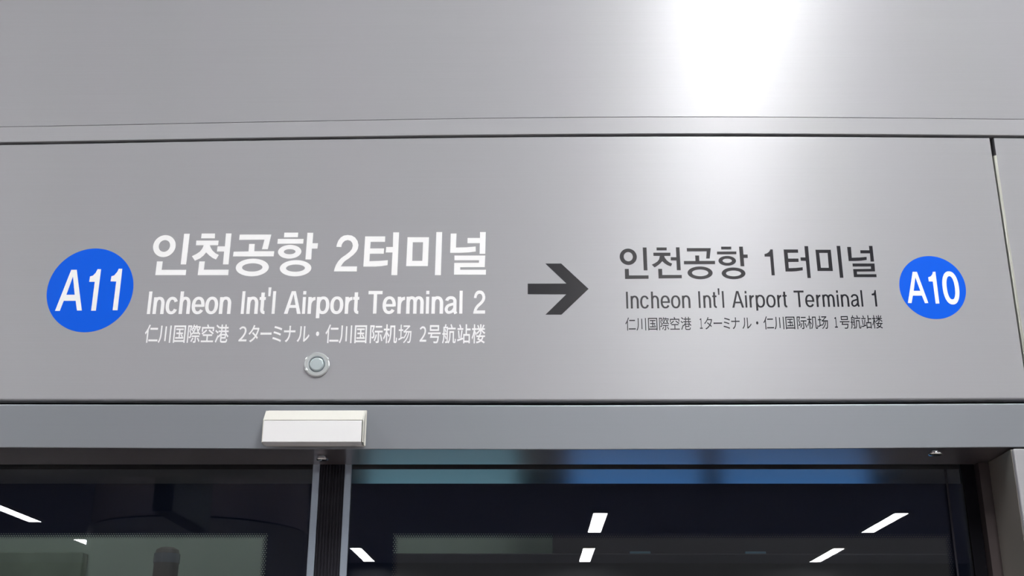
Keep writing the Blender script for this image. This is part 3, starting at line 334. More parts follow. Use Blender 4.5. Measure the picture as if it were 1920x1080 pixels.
    'er': '2231,24324 2275,24324 2275,24744 2231,24744|2337,24324 2384,24325 2384,24635 2337,24635|2339,24541 2344,24566 2352,24589 2363,24610 2378,24626 2397,24638 2419,24644 2443,24644 2465,24639 2484,24627 2499,24610 2510,24590 2519,24567 2523,24541 2525,24510 2525,24451 2525,24325 2478,24325 2478,24451 2478,24509 2477,24536 2474,24555 2468,24572 2462,24585 2455,24593 2447,24599 2438,24602 2424,24602 2415,24599 2408,24593 2400,24584 2394,24571 2389,24555 2385,24533|2718,24548 2712,24567 2704,24580 2697,24591 2688,24598 2680,24602 2668,24604 2655,24602 2646,24599 2637,24592 2629,24583 2622,24570 2616,24553 2611,24534 2608,24511 2607,24483 2608,24455 2611,24433 2616,24413 2622,24397 2629,24384 2637,24375 2646,24368 2655,24365 2668,24363 2680,24365 2688,24370 2697,24377 2704,24387 2712,24401 2718,24420 2761,24404 2753,24383 2742,24363 2728,24346 2711,24333 2691,24324 2669,24321 2646,24323 2625,24330 2608,24342 2593,24357 2581,24377 2572,24399 2566,24423 2562,24451 2560,24483 2562,24515 2566,24542 2572,24567 2581,24589 2593,24609 2608,24625 2625,24637 2646,24644 2669,24646 2691,24643 2711,24635 2728,24622 2742,24605 2753,24585 2761,24564|2819,24327 2866,24328 2866,24746 2819,24746|2821,24544 2825,24568 2833,24592 2844,24612 2859,24628 2877,24640 2899,24646 2923,24646 2944,24641 2963,24629 2978,24613 2989,24593 2997,24569 3001,24543 3003,24513 3003,24454 3003,24328 2956,24328 2956,24454 2956,24512 2955,24538 2952,24558 2947,24575 2940,24587 2933,24596 2926,24602 2917,24605 2904,24605 2896,24601 2888,24596 2881,24587 2875,24574 2870,24558 2866,24536|3211,24463 3212,24495 3210,24521 3207,24543 3201,24562 3194,24577 3186,24589 3177,24598 3168,24603 3157,24606 3141,24606 3131,24602 3122,24596 3113,24587 3105,24574 3098,24558 3093,24539 3090,24516 3089,24488 3089,24459 3092,24436 3097,24416 3104,24400 3112,24387 3121,24377 3130,24371 3140,24367 3155,24366 3167,24369 3176,24374 3185,24382 3193,24394 3201,24411 3242,24391 3232,24371 3218,24352 3200,24338 3180,24329 3158,24325 3133,24325 3111,24331 3092,24343 3077,24359 3064,24378 3054,24401 3047,24427 3043,24455 3042,24488 3043,24520 3048,24548 3055,24573 3065,24596 3078,24615 3095,24631 3114,24642 3136,24647 3161,24648 3183,24643 3203,24633 3220,24619 3233,24600 3244,24578 3252,24554 3257,24527 3259,24496 3258,24462|3070,24463 3238,24464 3238,24501 3070,24500|3505,24488 3504,24522 3499,24551 3492,24576 3482,24597 3470,24616 3455,24630 3438,24641 3419,24647 3396,24649 3372,24647 3353,24640 3336,24630 3322,24615 3309,24596 3299,24574 3292,24549 3287,24521 3286,24487 3287,24453 3292,24425 3299,24400 3309,24378 3322,24360 3336,24345 3353,24334 3372,24328 3396,24326 3419,24328 3438,24335 3455,24346 3470,24360 3482,24379 3492,24401 3499,24426 3504,24454/3459,24488 3458,24513 3455,24534 3451,24553 3445,24569 3438,24583 3430,24593 3420,24601 3409,24606 3396,24608 3382,24606 3371,24601 3362,24593 3353,24582 3346,24568 3340,24552 3336,24533 3334,24513 3333,24487 3334,24462 3336,24441 3340,24422 3346,24406 3353,24393 3362,24382 3371,24374 3382,24369 3396,24368 3409,24369 3420,24374 3430,24382 3438,24393 3445,24407 3451,24423 3455,24442 3458,24463|3546,24332 3593,24332 3593,24641 3546,24641|3548,24548 3553,24572 3562,24596 3574,24616 3589,24633 3609,24644 3631,24650 3656,24650 3678,24645 3697,24633 3713,24617 3725,24597 3733,24574 3738,24547 3740,24517 3740,24458 3740,24333 3693,24333 3693,24458 3693,24516 3692,24542 3689,24562 3683,24578 3676,24590 3669,24599 3660,24605 3650,24608 3636,24608 3626,24605 3618,24599 3610,24590 3603,24577 3598,24561 3594,24540|3933,24334 3977,24335 3977,24751 3933,24751|4045,24335 4092,24335 4092,24643 4045,24643|4047,24550 4051,24575 4059,24598 4070,24618 4085,24634 4103,24646 4124,24652 4148,24652 4169,24647 4187,24635 4202,24619 4213,24599 4220,24576 4225,24550 4227,24520 4227,24461 4227,24336 4180,24336 4180,24461 4180,24519 4179,24545 4176,24565 4171,24581 4164,24594 4157,24602 4150,24608 4142,24611 4129,24611 4121,24608 4114,24602 4107,24593 4101,24580 4096,24564 4092,24543|4260,24603 4361,24603 4361,24645 4260,24644|4329,24728 4329,24545 4329,24462 4329,24451 4329,24436 4328,24422 4329,24410 4330,24401 4332,24394 4334,24388 4335,24384 4337,24381 4339,24379 4342,24377 4344,24376 4345,24375 4347,24375 4351,24375 4355,24375 4357,24334 4353,24333 4347,24333 4338,24333 4329,24336 4320,24339 4312,24344 4304,24351 4297,24360 4292,24370 4288,24381 4285,24392 4283,24405 4282,24420 4282,24437 4282,24452 4283,24461 4283,24545 4283,24728|4402,24660 4433,24660 4438,24824 4397,24824|4490,24338 4532,24338 4532,24754 4490,24753|4717,24339 4827,24755 4883,24755 4992,24341 4942,24341 4916,24448 4793,24448 4767,24340/4803,24489 4906,24490 4855,24701|5028,24341 5071,24341 5071,24648 5028,24648|5028,24694 5071,24694 5071,24756 5028,24756|5129,24342 5176,24342 5176,24649 5129,24648|5130,24517 5134,24542 5140,24567 5149,24589 5161,24609 5176,24625 5193,24638 5213,24647 5233,24650 5238,24650 5239,24605 5240,24605 5226,24603 5216,24599 5207,24592 5198,24582 5190,24569 5184,24553 5179,24534 5176,24511|5276,24264 5322,24264 5322,24649 5276,24649|5493,24499 5491,24533 5487,24561 5480,24586 5470,24607 5457,24626 5443,24640 5426,24651 5407,24657 5384,24659 5361,24657 5342,24650 5326,24639 5311,24625 5299,24606 5289,24585 5282,24560 5277,24532 5276,24498 5277,24464 5282,24436 5289,24412 5299,24390 5311,24372 5326,24357 5342,24347 5361,24340 5384,24338 5407,24341 5426,24347 5443,24358 5457,24373 5470,24391 5480,24413 5487,24438 5491,24466/5446,24499 5445,24524 5443,24545 5439,24563 5433,24579 5426,24593 5418,24603 5408,24611 5397,24616 5384,24617 5371,24616 5360,24611 5351,24603 5342,24592 5335,24579 5330,24563 5326,24544 5323,24523 5322,24498 5323,24473 5326,24453 5330,24434 5335,24418 5342,24405 5351,24394 5360,24386 5371,24381 5384,24380 5397,24382 5408,24386 5418,24394 5426,24405 5433,24419 5439,24435 5443,24453 5445,24474|5742,24501 5740,24535 5736,24562 5729,24587 5719,24609 5706,24627 5691,24641 5674,24652 5655,24658 5632,24660 5609,24658 5589,24651 5572,24641 5558,24626 5545,24608 5535,24586 5528,24561 5523,24533 5522,24499 5523,24466 5528,24438 5535,24413 5545,24391 5558,24373 5572,24359 5589,24348 5609,24342 5632,24340 5655,24342 5674,24349 5691,24360 5706,24374 5719,24393 5729,24414 5736,24439 5740,24467/5696,24500 5695,24525 5692,24546 5688,24565 5682,24581 5675,24594 5666,24605 5656,24613 5645,24617 5632,24619 5618,24617 5607,24612 5597,24604 5589,24593 5582,24580 5576,24564 5572,24545 5569,24525 5568,24500 5569,24475 5572,24454 5576,24436 5582,24420 5589,24406 5597,24395 5607,24388 5618,24383 5632,24381 5645,24383 5656,24388 5666,24396 5675,24407 5682,24420 5688,24436 5692,24455 5695,24475|5783,24346 5829,24346 5829,24652 5783,24652|5784,24520 5787,24545 5793,24569 5801,24592 5812,24611 5825,24628 5842,24641 5861,24650 5879,24653 5884,24654 5886,24608 5886,24608 5874,24606 5866,24602 5858,24596 5850,24586 5843,24573 5837,24557 5832,24538 5830,24515|5912,24611 6010,24612 6010,24653 5912,24652|5980,24735 5980,24554 5980,24471 5980,24460 5979,24446 5979,24431 5980,24420 5981,24411 5983,24404 5984,24398 5986,24394 5988,24391 5990,24389 5993,24387 5995,24386 5995,24385 5997,24385 6001,24385 6004,24385 6006,24344 6003,24344 5997,24344 5989,24344 5979,24346 5971,24350 5963,24355 5955,24362 5948,24371 5943,24380 5939,24391 5936,24402 5934,24415 5933,24430 5933,24446 5934,24461 5934,24471 5934,24553 5934,24735|6179,24713 6415,24715 6415,24762 6179,24761|6274,24349 6320,24349 6320,24714 6274,24714|6602,24482 6603,24513 6601,24539 6598,24561 6592,24579 6585,24595 6577,24606 6569,24615 6560,24620 6549,24623 6534,24623 6523,24619 6514,24613 6506,24604 6498,24592 6492,24576 6486,24557 6483,24535 6482,24507 6483,24478 6486,24455 6491,24436 6497,24420 6505,24407 6513,24398 6522,24391 6532,24388 6547,24387 6558,24390 6568,24395 6576,24403 6584,24414 6592,24431 6632,24411 6622,24391 6608,24373 6592,24359 6572,24350 6550,24346 6525,24347 6504,24353 6486,24364 6470,24380 6458,24399 6448,24421 6441,24446 6437,24474 6436,24507 6438,24539 6442,24566 6449,24591 6459,24613 6472,24632 6488,24647 6507,24658 6528,24664 6553,24664 6574,24660 6594,24650 6610,24635 6624,24617 6634,24596 6642,24572 6647,24545 6649,24515 6648,24481|6464,24482 6628,24483 6628,24520 6464,24519|6696,24352 6742,24352 6742,24656 6696,24656|6697,24525 6700,24550 6706,24575 6715,24597 6727,24616 6741,24633 6758,24646 6778,24654 6798,24658 6802,24658 6804,24613 6804,24613 6791,24611 6781,24607 6772,24600 6764,24590 6756,24577 6750,24561 6745,24542 6742,24520|6842,24353 6888,24353 6888,24657 6842,24657|6843,24574 6847,24596 6854,24616 6864,24635 6877,24650 6894,24660 6913,24666 6935,24666 6954,24661 6971,24650 6984,24635 6994,24617 7001,24597 7005,24574 7006,24547 7006,24477 7006,24354 6960,24353 6960,24477 6960,24546 6959,24569 6957,24586 6952,24600 6947,24610 6941,24618 6936,24622 6929,24625 6919,24625 6912,24622 6907,24618 6901,24610 6896,24599 6891,24585 6888,24567|6962,24575 6966,24597 6973,24617 6983,24635 6996,24650 7013,24661 7032,24666 7053,24667 7072,24661 7089,24651 7102,24636 7112,24618 7119,24597 7123,24574 7125,24548 7125,24478 7125,24354 7079,24354 7079,24477 7079,24547 7078,24570 7075,24587 7071,24601 7066,24611 7060,24619 7054,24623 7048,24625 7037,24625 7031,24623 7025,24618 7019,24611 7014,24600 7010,24586 7007,24568|7179,24355 7221,24355 7221,24659 7179,24658|7179,24704 7221,24704 7221,24765 7179,24765|7274,24355 7320,24356 7320,24659 7274,24659|7276,24568 7281,24592 7289,24615 7301,24635 7316,24651 7335,24662 7357,24668 7381,24668 7403,24663 7422,24651 7437,24635 7449,24616 7457,24593 7462,24567 7464,24537 7464,24480 7464,24357 7418,24356 7418,24479 7418,24536 7417,24562 7413,24581 7408,24597 7401,24609 7394,24618 7386,24624 7376,24627 7362,24627 7352,24624 7344,24618 7337,24609 7330,24597 7325,24581 7321,24560|7511,24594 7516,24612 7524,24630 7535,24645 7550,24657 7567,24665 7586,24669 7608,24669 7628,24666 7645,24659 7660,24648 7672,24633 7681,24616 7686,24597 7688,24575 7688,24481 7688,24402 7704,24367 7664,24349 7645,24396 7644,24481 7644,24575 7643,24590 7641,24601 7636,24610 7631,24617 7624,24623 7616,24626 7605,24628 7591,24628 7581,24626 7572,24621 7566,24616 7561,24608 7557,24599 7554,24585|7671,24520 7663,24518 7651,24514 7637,24510 7623,24506 7610,24501 7597,24497 7584,24493 7573,24489 7565,24485 7560,24480 7556,24475 7552,24467 7549,24458 7548,24449 7547,24440 7547,24432 7548,24424 7550,24416 7552,24409 7555,24403 7558,24399 7562,24396 7566,24393 7570,24391 7574,24391 7580,24393 7589,24397 7599,24403 7608,24409 7616,24416 7623,24425 7631,24437 7638,24450 7644,24461 7649,24470 7684,24451 7679,24443 7673,24430 7665,24416 7655,24402 7644,24389 7632,24379 7619,24370 7606,24363 7592,24357 7578,24354 7564,24355 7551,24358 7540,24364 7531,24371 7523,24380 7516,24391 7511,24403 7508,24415 7506,24429 7506,24442 7507,24455 7510,24469 7515,24482 7522,24496 7532,24508 7545,24518 7559,24524 7573,24529 7586,24533 7598,24537 7611,24542 7626,24546 7641,24550 7653,24554 7661,24556|7745,24358 7787,24359 7787,24768 7745,24768|8066,24360 8112,24361 8112,24769 8084,24769 8075,24728 8057,24691 8007,24679 8007,24638 8066,24638',
    'jl': '-8973,23872 -8973,23824 -8794,23824 -8794,23872|-8992,23584 -8992,23539 -8778,23539 -8778,23584|-9003,23952 -9017,23905 -9032,23861 -9050,23822 -9069,23785 -9091,23751 -9073,23708 -9040,23766 -9040,23505 -9010,23505 -9010,23829 -8972,23939|-8724,23926 -8724,23758 -8725,23709 -8728,23660 -8735,23614 -8748,23570 -8768,23526 -8743,23496 -8720,23546 -8705,23595 -8697,23648 -8693,23703 -8692,23758 -8692,23926|-8618,23907 -8618,23544 -8586,23544 -8586,23907|-8506,23927 -8506,23502 -8474,23502 -8474,23927|-8247,23698 -8209,23636 -8187,23656 -8225,23714|-8366,23642 -8366,23602 -8177,23602 -8177,23642 -8259,23642 -8259,23714 -8192,23714 -8192,23755 -8259,23755 -8259,23815 -8184,23815 -8184,23855 -8361,23855 -8361,23815 -8289,23815 -8289,23755 -8351,23755 -8351,23714 -8289,23714 -8289,23642|-8413,23929 -8413,23501 -8381,23501 -8381,23524 -8164,23524 -8164,23501 -8132,23501 -8132,23929/-8164,23567 -8164,23888 -8381,23888 -8381,23567|-7854,23614 -7810,23520 -7785,23542 -7829,23631|-7960,23630 -7999,23542 -7976,23520 -7932,23617|-8085,23931 -8085,23501 -8057,23501 -8057,23890 -8021,23890 -8046,23784 -8028,23746 -8019,23715 -8017,23688 -8023,23657 -8031,23654 -8054,23654 -8045,23613 -8020,23615 -8002,23623 -7995,23639 -7990,23659 -7989,23684 -7991,23716 -8000,23753 -8018,23790 -7985,23916 -8003,23933 -8008,23931|-7871,23942 -7896,23935 -7893,23912 -7900,23915 -7905,23914 -7935,23914 -7927,23944 -7953,23951 -7967,23901 -7985,23859 -8007,23820 -7986,23797 -7945,23880 -7915,23880 -7923,23849 -7946,23869 -7959,23845 -7933,23821 -7944,23796 -7969,23823 -7983,23800 -7957,23771 -7996,23724 -7980,23695 -7945,23736 -7945,23719 -7833,23719 -7833,23732 -7799,23692 -7781,23727 -7801,23745 -7817,23763 -7828,23784 -7813,23814 -7798,23853 -7784,23897 -7802,23913 -7807,23909 -7867,23909/-7848,23758 -7864,23793 -7880,23843 -7888,23892 -7898,23843 -7915,23792 -7932,23758/-7860,23874 -7843,23820 -7822,23874|-7978,23682 -7978,23643 -7904,23643 -7904,23544 -7908,23540 -7944,23540 -7933,23499 -7888,23505 -7880,23513 -7877,23526 -7876,23542 -7876,23643 -7801,23643 -7801,23682|-7595,23798 -7488,23707 -7467,23741 -7575,23830|-7650,23831 -7668,23810 -7686,23791 -7706,23773 -7728,23757 -7754,23742 -7736,23703 -7711,23720 -7688,23739 -7667,23759 -7648,23779 -7628,23802|-7755,23557 -7755,23515 -7466,23514 -7466,23556 -7596,23556 -7596,23668 -7500,23668 -7500,23710 -7720,23710 -7720,23668 -7628,23668 -7628,23556|-7641,23942 -7625,23891 -7755,23891 -7755,23773 -7724,23773 -7724,23849 -7499,23849 -7499,23785 -7467,23785 -7467,23891 -7588,23891 -7609,23954|-7418,23914 -7355,23853 -7338,23891 -7400,23947|-7435,23784 -7373,23728 -7354,23764 -7417,23817|-7207,23950 -7207,23891 -7267,23891 -7267,23950 -7297,23950 -7297,23891 -7341,23891 -7341,23849 -7297,23849 -7297,23803 -7355,23803 -7355,23761 -7298,23761 -7311,23729 -7331,23697 -7351,23673 -7368,23691 -7425,23529 -7398,23502 -7350,23643 -7341,23627 -7304,23677 -7304,23557 -7300,23523 -7284,23507 -7256,23501 -7180,23501 -7155,23508 -7142,23532 -7136,23582 -7163,23598 -7167,23559 -7172,23545 -7183,23543 -7254,23543 -7268,23544 -7274,23548 -7274,23558 -7274,23603 -7174,23602 -7174,23687 -7133,23631 -7112,23667 -7139,23694 -7160,23728 -7174,23761 -7118,23761 -7118,23803 -7177,23803 -7177,23849 -7127,23849 -7127,23891 -7177,23891 -7177,23950/-7274,23640 -7203,23640 -7203,23682 -7274,23682/-7191,23720 -7206,23761 -7266,23761 -7282,23720 -7277,23720/-7267,23803 -7207,23803 -7207,23849 -7267,23849|-6869,23534 -6683,23533 -6683,23581 -6765,23581 -6803,23577 -6772,23616 -6741,23662 -6718,23707 -6702,23751 -6696,23795 -6708,23853 -6738,23891 -6782,23904 -6817,23898 -6844,23879 -6871,23848 -6845,23817 -6827,23840 -6808,23853 -6787,23859 -6760,23851 -6744,23828 -6739,23794 -6743,23756 -6758,23716 -6783,23672 -6819,23623 -6869,23566|-6499,23921 -6533,23938 -6544,23895 -6555,23867 -6570,23832 -6589,23796 -6613,23762 -6645,23725 -6620,23693 -6598,23719 -6580,23746 -6564,23772 -6549,23799 -6537,23824 -6438,23824 -6446,23787 -6460,23740 -6477,23699 -6542,23764 -6562,23731 -6496,23662 -6512,23638 -6533,23612 -6557,23588 -6583,23567 -6617,23547 -6590,23511 -6559,23532 -6532,23554 -6509,23580 -6487,23607 -6472,23633 -6438,23589 -6416,23629 -6451,23672 -6439,23699 -6428,23730 -6418,23762 -6410,23792 -6405,23821 -6396,23849 -6419,23872 -6441,23867 -6519,23867 -6515,23879|-6364,23751 -6364,23693 -6317,23696 -6140,23696 -6103,23693 -6103,23751 -6141,23748 -6317,23748|-6034,23909 -6045,23864 -6011,23856 -5975,23845 -5938,23832 -5903,23818 -5872,23803 -5860,23849 -5891,23865 -5927,23879 -5966,23891 -6001,23901|-6048,23780 -6060,23734 -6025,23726 -5991,23715 -5955,23703 -5922,23689 -5893,23674 -5881,23720 -5911,23734 -5945,23748 -5981,23760 -6016,23771|-6066,23638 -6077,23593 -6039,23582 -5997,23568 -5955,23553 -5916,23536 -5882,23517 -5869,23562 -5904,23581 -5942,23597 -5986,23614 -6027,23628|-5814,23804 -5814,23753 -5781,23755 -5690,23755 -5693,23703 -5703,23654 -5719,23612 -5743,23576 -5779,23544 -5749,23510 -5712,23549 -5687,23592 -5669,23642 -5660,23697 -5657,23755 -5575,23755 -5544,23753 -5544,23803 -5575,23801 -5657,23801 -5657,23863 -5655,23916 -5693,23916 -5690,23862 -5690,23801 -5781,23801|-5352,23540 -5331,23516 -5319,23529 -5296,23548 -5272,23572 -5249,23600 -5227,23631 -5208,23667 -5226,23709 -5245,23672 -5263,23644 -5283,23620 -5302,23599 -5316,23588 -5316,23863 -5315,23904 -5351,23904 -5349,23863 -5349,23570|-5500,23545 -5471,23516 -5444,23556 -5424,23602 -5411,23654 -5407,23689 -5403,23733 -5402,23779 -5401,23824 -5400,23862 -5399,23903 -5435,23903 -5432,23862 -5433,23824 -5433,23782 -5435,23738 -5437,23698 -5442,23666 -5454,23621 -5472,23582|-5020,23773 -5039,23766 -5052,23746 -5057,23717 -5052,23688 -5039,23668 -5020,23661 -5000,23668 -4987,23688 -4982,23717 -4987,23746 -5000,23766|-4715,23864 -4715,23815 -4534,23816 -4534,23864|-4734,23569 -4734,23523 -4519,23522 -4519,23569|-4745,23947 -4760,23898 -4775,23853 -4793,23813 -4812,23775 -4835,23741 -4816,23696 -4783,23756 -4783,23488 -4752,23488 -4752,23820 -4714,23933|-4465,23920 -4465,23748 -4466,23697 -4469,23647 -4476,23600 -4489,23555 -4510,23510 -4484,23479 -4461,23530 -4446,23581 -4437,23635 -4434,23691 -4433,23748 -4433,23920|-4358,23900 -4358,23528 -4326,23528 -4326,23900|-4245,23921 -4245,23485 -4213,23485 -4213,23921|-3980,23686 -3942,23623 -3919,23643 -3958,23703|-4100,23629 -4100,23588 -3909,23587 -3909,23629 -3992,23629 -3992,23703 -3925,23703 -3925,23744 -3992,23744 -3992,23806 -3916,23806 -3916,23847 -4095,23847 -4095,23806 -4022,23806 -4022,23744 -4085,23744 -4085,23703 -4022,23703 -4022,23629|-4148,23923 -4148,23484 -4115,23484 -4115,23508 -3896,23507 -3896,23484 -3863,23483 -3863,23924/-3896,23551 -3896,23881 -4115,23880 -4115,23552|-3661,23909 -3661,23864 -3509,23864 -3509,23909|-3557,23689 -3540,23631 -3528,23578 -3519,23529 -3490,23543 -3499,23593 -3513,23646 -3530,23702|-3652,23700 -3664,23644 -3678,23597 -3697,23553 -3672,23528 -3652,23576 -3636,23629 -3623,23690|-3788,23924 -3788,23483 -3758,23483 -3758,23881 -3716,23881 -3742,23773 -3722,23734 -3714,23702 -3711,23674 -3718,23644 -3727,23639 -3751,23641 -3742,23599 -3715,23599 -3696,23608 -3687,23624 -3682,23645 -3680,23671 -3683,23705 -3693,23741 -3711,23779 -3677,23909 -3698,23926 -3703,23924|-3676,23790 -3676,23746 -3605,23745 -3605,23536 -3609,23531 -3650,23531 -3639,23483 -3587,23491 -3578,23499 -3574,23514 -3573,23533 -3573,23745 -3490,23745 -3490,23790|-3317,23917 -3317,23754 -3318,23706 -3321,23655 -3329,23604 -3343,23555 -3368,23509 -3344,23479 -3317,23531 -3301,23585 -3292,23644 -3287,23701 -3286,23753 -3286,23872 -3229,23872 -3229,23558 -3228,23526 -3226,23507 -3220,23496 -3199,23485 -3181,23485 -3162,23493 -3152,23523 -3149,23605 -3174,23625 -3176,23548 -3178,23531 -3183,23529 -3193,23529 -3196,23531 -3198,23556 -3198,23917|-3411,23945 -3411,23839 -3466,23839 -3466,23794 -3415,23794 -3422,23758 -3434,23717 -3446,23678 -3459,23643 -3475,23611 -3459,23569 -3437,23616 -3419,23667 -3408,23720 -3411,23481 -3380,23481 -3381,23704 -3347,23633 -3328,23672 -3380,23755 -3380,23794 -3330,23794 -3330,23839 -3380,23839 -3380,23945|-2993,23737 -2963,23743 -2941,23743 -2957,23694 -2980,23650 -3008,23618 -3012,23646 -3048,23626 -3048,23782 -3010,23782 -3010,23821 -3048,23821 -3048,23936 -3073,23936 -3073,23821 -3114,23821 -3114,23782 -3073,23782 -3073,23612 -3119,23588 -3111,23549 -3006,23609 -3007,23612 -2990,23591 -2970,23616 -2954,23641 -2939,23672 -2925,23707 -2915,23743 -2888,23743 -2903,23684 -2921,23630 -2944,23582 -2972,23540 -3004,23505 -2983,23482 -2951,23521 -2922,23565 -2898,23617 -2879,23677 -2863,23743 -2842,23743 -2846,23668 -2849,23610 -2854,23569 -2859,23542 -2863,23530 -2874,23523 -2908,23525 -2901,23487 -2864,23487 -2855,23490 -2848,23495 -2841,23504 -2834,23523 -2828,23554 -2824,23602 -2819,23669 -2815,23761 -2814,23781 -2948,23781 -2844,23899 -2864,23922 -2870,23919 -3006,23919 -3006,23880 -2898,23881 -2970,23799 -3004,23775|-2619,23518 -2462,23517 -2462,23566 -2531,23566 -2564,23562 -2537,23602 -2511,23649 -2491,23695 -2478,23740 -2473,23786 -2483,23845 -2508,23884 -2546,23897 -2575,23891 -2598,23872 -2622,23840 -2599,23808 -2584,23832 -2567,23845 -2550,23851 -2527,23843 -2513,23819 -2509,23784 -2512,23746 -2525,23704 -2546,23659 -2577,23609 -2619,23551|-2385,23924 -2385,23781 -2169,23781 -2169,23924/-2354,23822 -2201,23822 -2201,23880 -2354,23880|-2427,23744 -2427,23701 -2359,23701 -2381,23611 -2204,23611 -2210,23569 -2217,23539 -2224,23525 -2239,23520 -2301,23524 -2289,23480 -2230,23478 -2218,23480 -2208,23484 -2199,23492 -2187,23517 -2177,23562 -2170,23632 -2167,23654 -2335,23655 -2325,23701 -2129,23701 -2129,23744|-2038,23817 -2015,23737 -1993,23752 -2016,23830|-2039,23663 -2012,23579 -1989,23594 -2017,23678|-1905,23936 -1880,23850 -1850,23866 -1876,23950|-1957,23860 -1957,23817 -1780,23817 -1780,23860|-1927,23777 -1927,23665 -1928,23632 -1931,23597 -1937,23564 -1947,23531 -1966,23498 -1941,23472 -1921,23509 -1909,23547 -1903,23587 -1899,23626 -1898,23663 -1898,23734 -1846,23734 -1846,23544 -1846,23516 -1843,23501 -1839,23490 -1820,23481 -1804,23481 -1786,23487 -1776,23511 -1773,23576 -1797,23593 -1798,23534 -1800,23523 -1805,23521 -1812,23521 -1815,23523 -1816,23541 -1816,23777|-2090,23725 -2090,23686 -2067,23686 -2068,23651 -2069,23611 -2073,23570 -2081,23531 -2093,23493 -2069,23471 -2055,23513 -2046,23556 -2041,23602 -2039,23647 -2039,23686 -1988,23686 -1988,23526 -1992,23521 -2026,23522 -2017,23480 -1972,23486 -1964,23494 -1961,23507 -1960,23524 -1960,23883 -2007,23883 -1994,23938 -2026,23948 -2036,23883 -2067,23883 -2067,23725/-2038,23844 -2038,23725 -1988,23725 -1988,23844|-1737,23848 -1737,23805 -1600,23805 -1600,23848|-1724,23784 -1707,23596 -1680,23603 -1698,23792|-1699,23928 -1674,23844 -1645,23858 -1671,23941|-1645,23798 -1668,23593 -1742,23569 -1734,23523 -1602,23573 -1604,23617 -1640,23604 -1616,23789|-1600,23704 -1600,23474 -1570,23474 -1570,23498 -1474,23498 -1474,23477 -1443,23477 -1443,23704 -1514,23704 -1514,23793 -1429,23793 -1429,23840 -1514,23840 -1514,23943 -1546,23943 -1546,23704/-1474,23543 -1474,23659 -1570,23659 -1570,23543|-1275,23913 -1247,23837 -1221,23855 -1250,23929|-1132,23935 -1163,23852 -1139,23837 -1103,23917|-1207,23942 -1207,23845 -1286,23845 -1286,23804 -1225,23805 -1244,23782 -1268,23755 -1297,23733 -1277,23698 -1250,23723 -1223,23752 -1206,23778 -1207,23704 -1176,23704 -1176,23781 -1159,23755 -1133,23726 -1105,23701 -1085,23737 -1113,23758 -1139,23784 -1157,23805 -1094,23804 -1094,23845 -1176,23845 -1176,23942|-1272,23570 -1217,23542 -1235,23533 -1262,23522 -1300,23514 -1286,23474 -1244,23486 -1210,23501 -1183,23520 -1115,23473 -1093,23507 -1158,23550 -1146,23570 -1136,23599 -1128,23628 -1090,23628 -1090,23670 -1198,23670 -1186,23705 -1218,23712 -1230,23670 -1293,23670 -1293,23628 -1246,23628/-1212,23628 -1228,23589 -1188,23568 -1176,23585 -1166,23608 -1160,23628|-1354,23942 -1354,23846 -1394,23846 -1394,23801 -1356,23801 -1361,23765 -1370,23723 -1379,23683 -1391,23648 -1403,23616 -1386,23569 -1370,23614 -1358,23658 -1351,23704 -1354,23473 -1325,23473 -1327,23732 -1305,23662 -1286,23697 -1325,23787 -1325,23801 -1291,23801 -1291,23846 -1325,23846 -1325,23942',
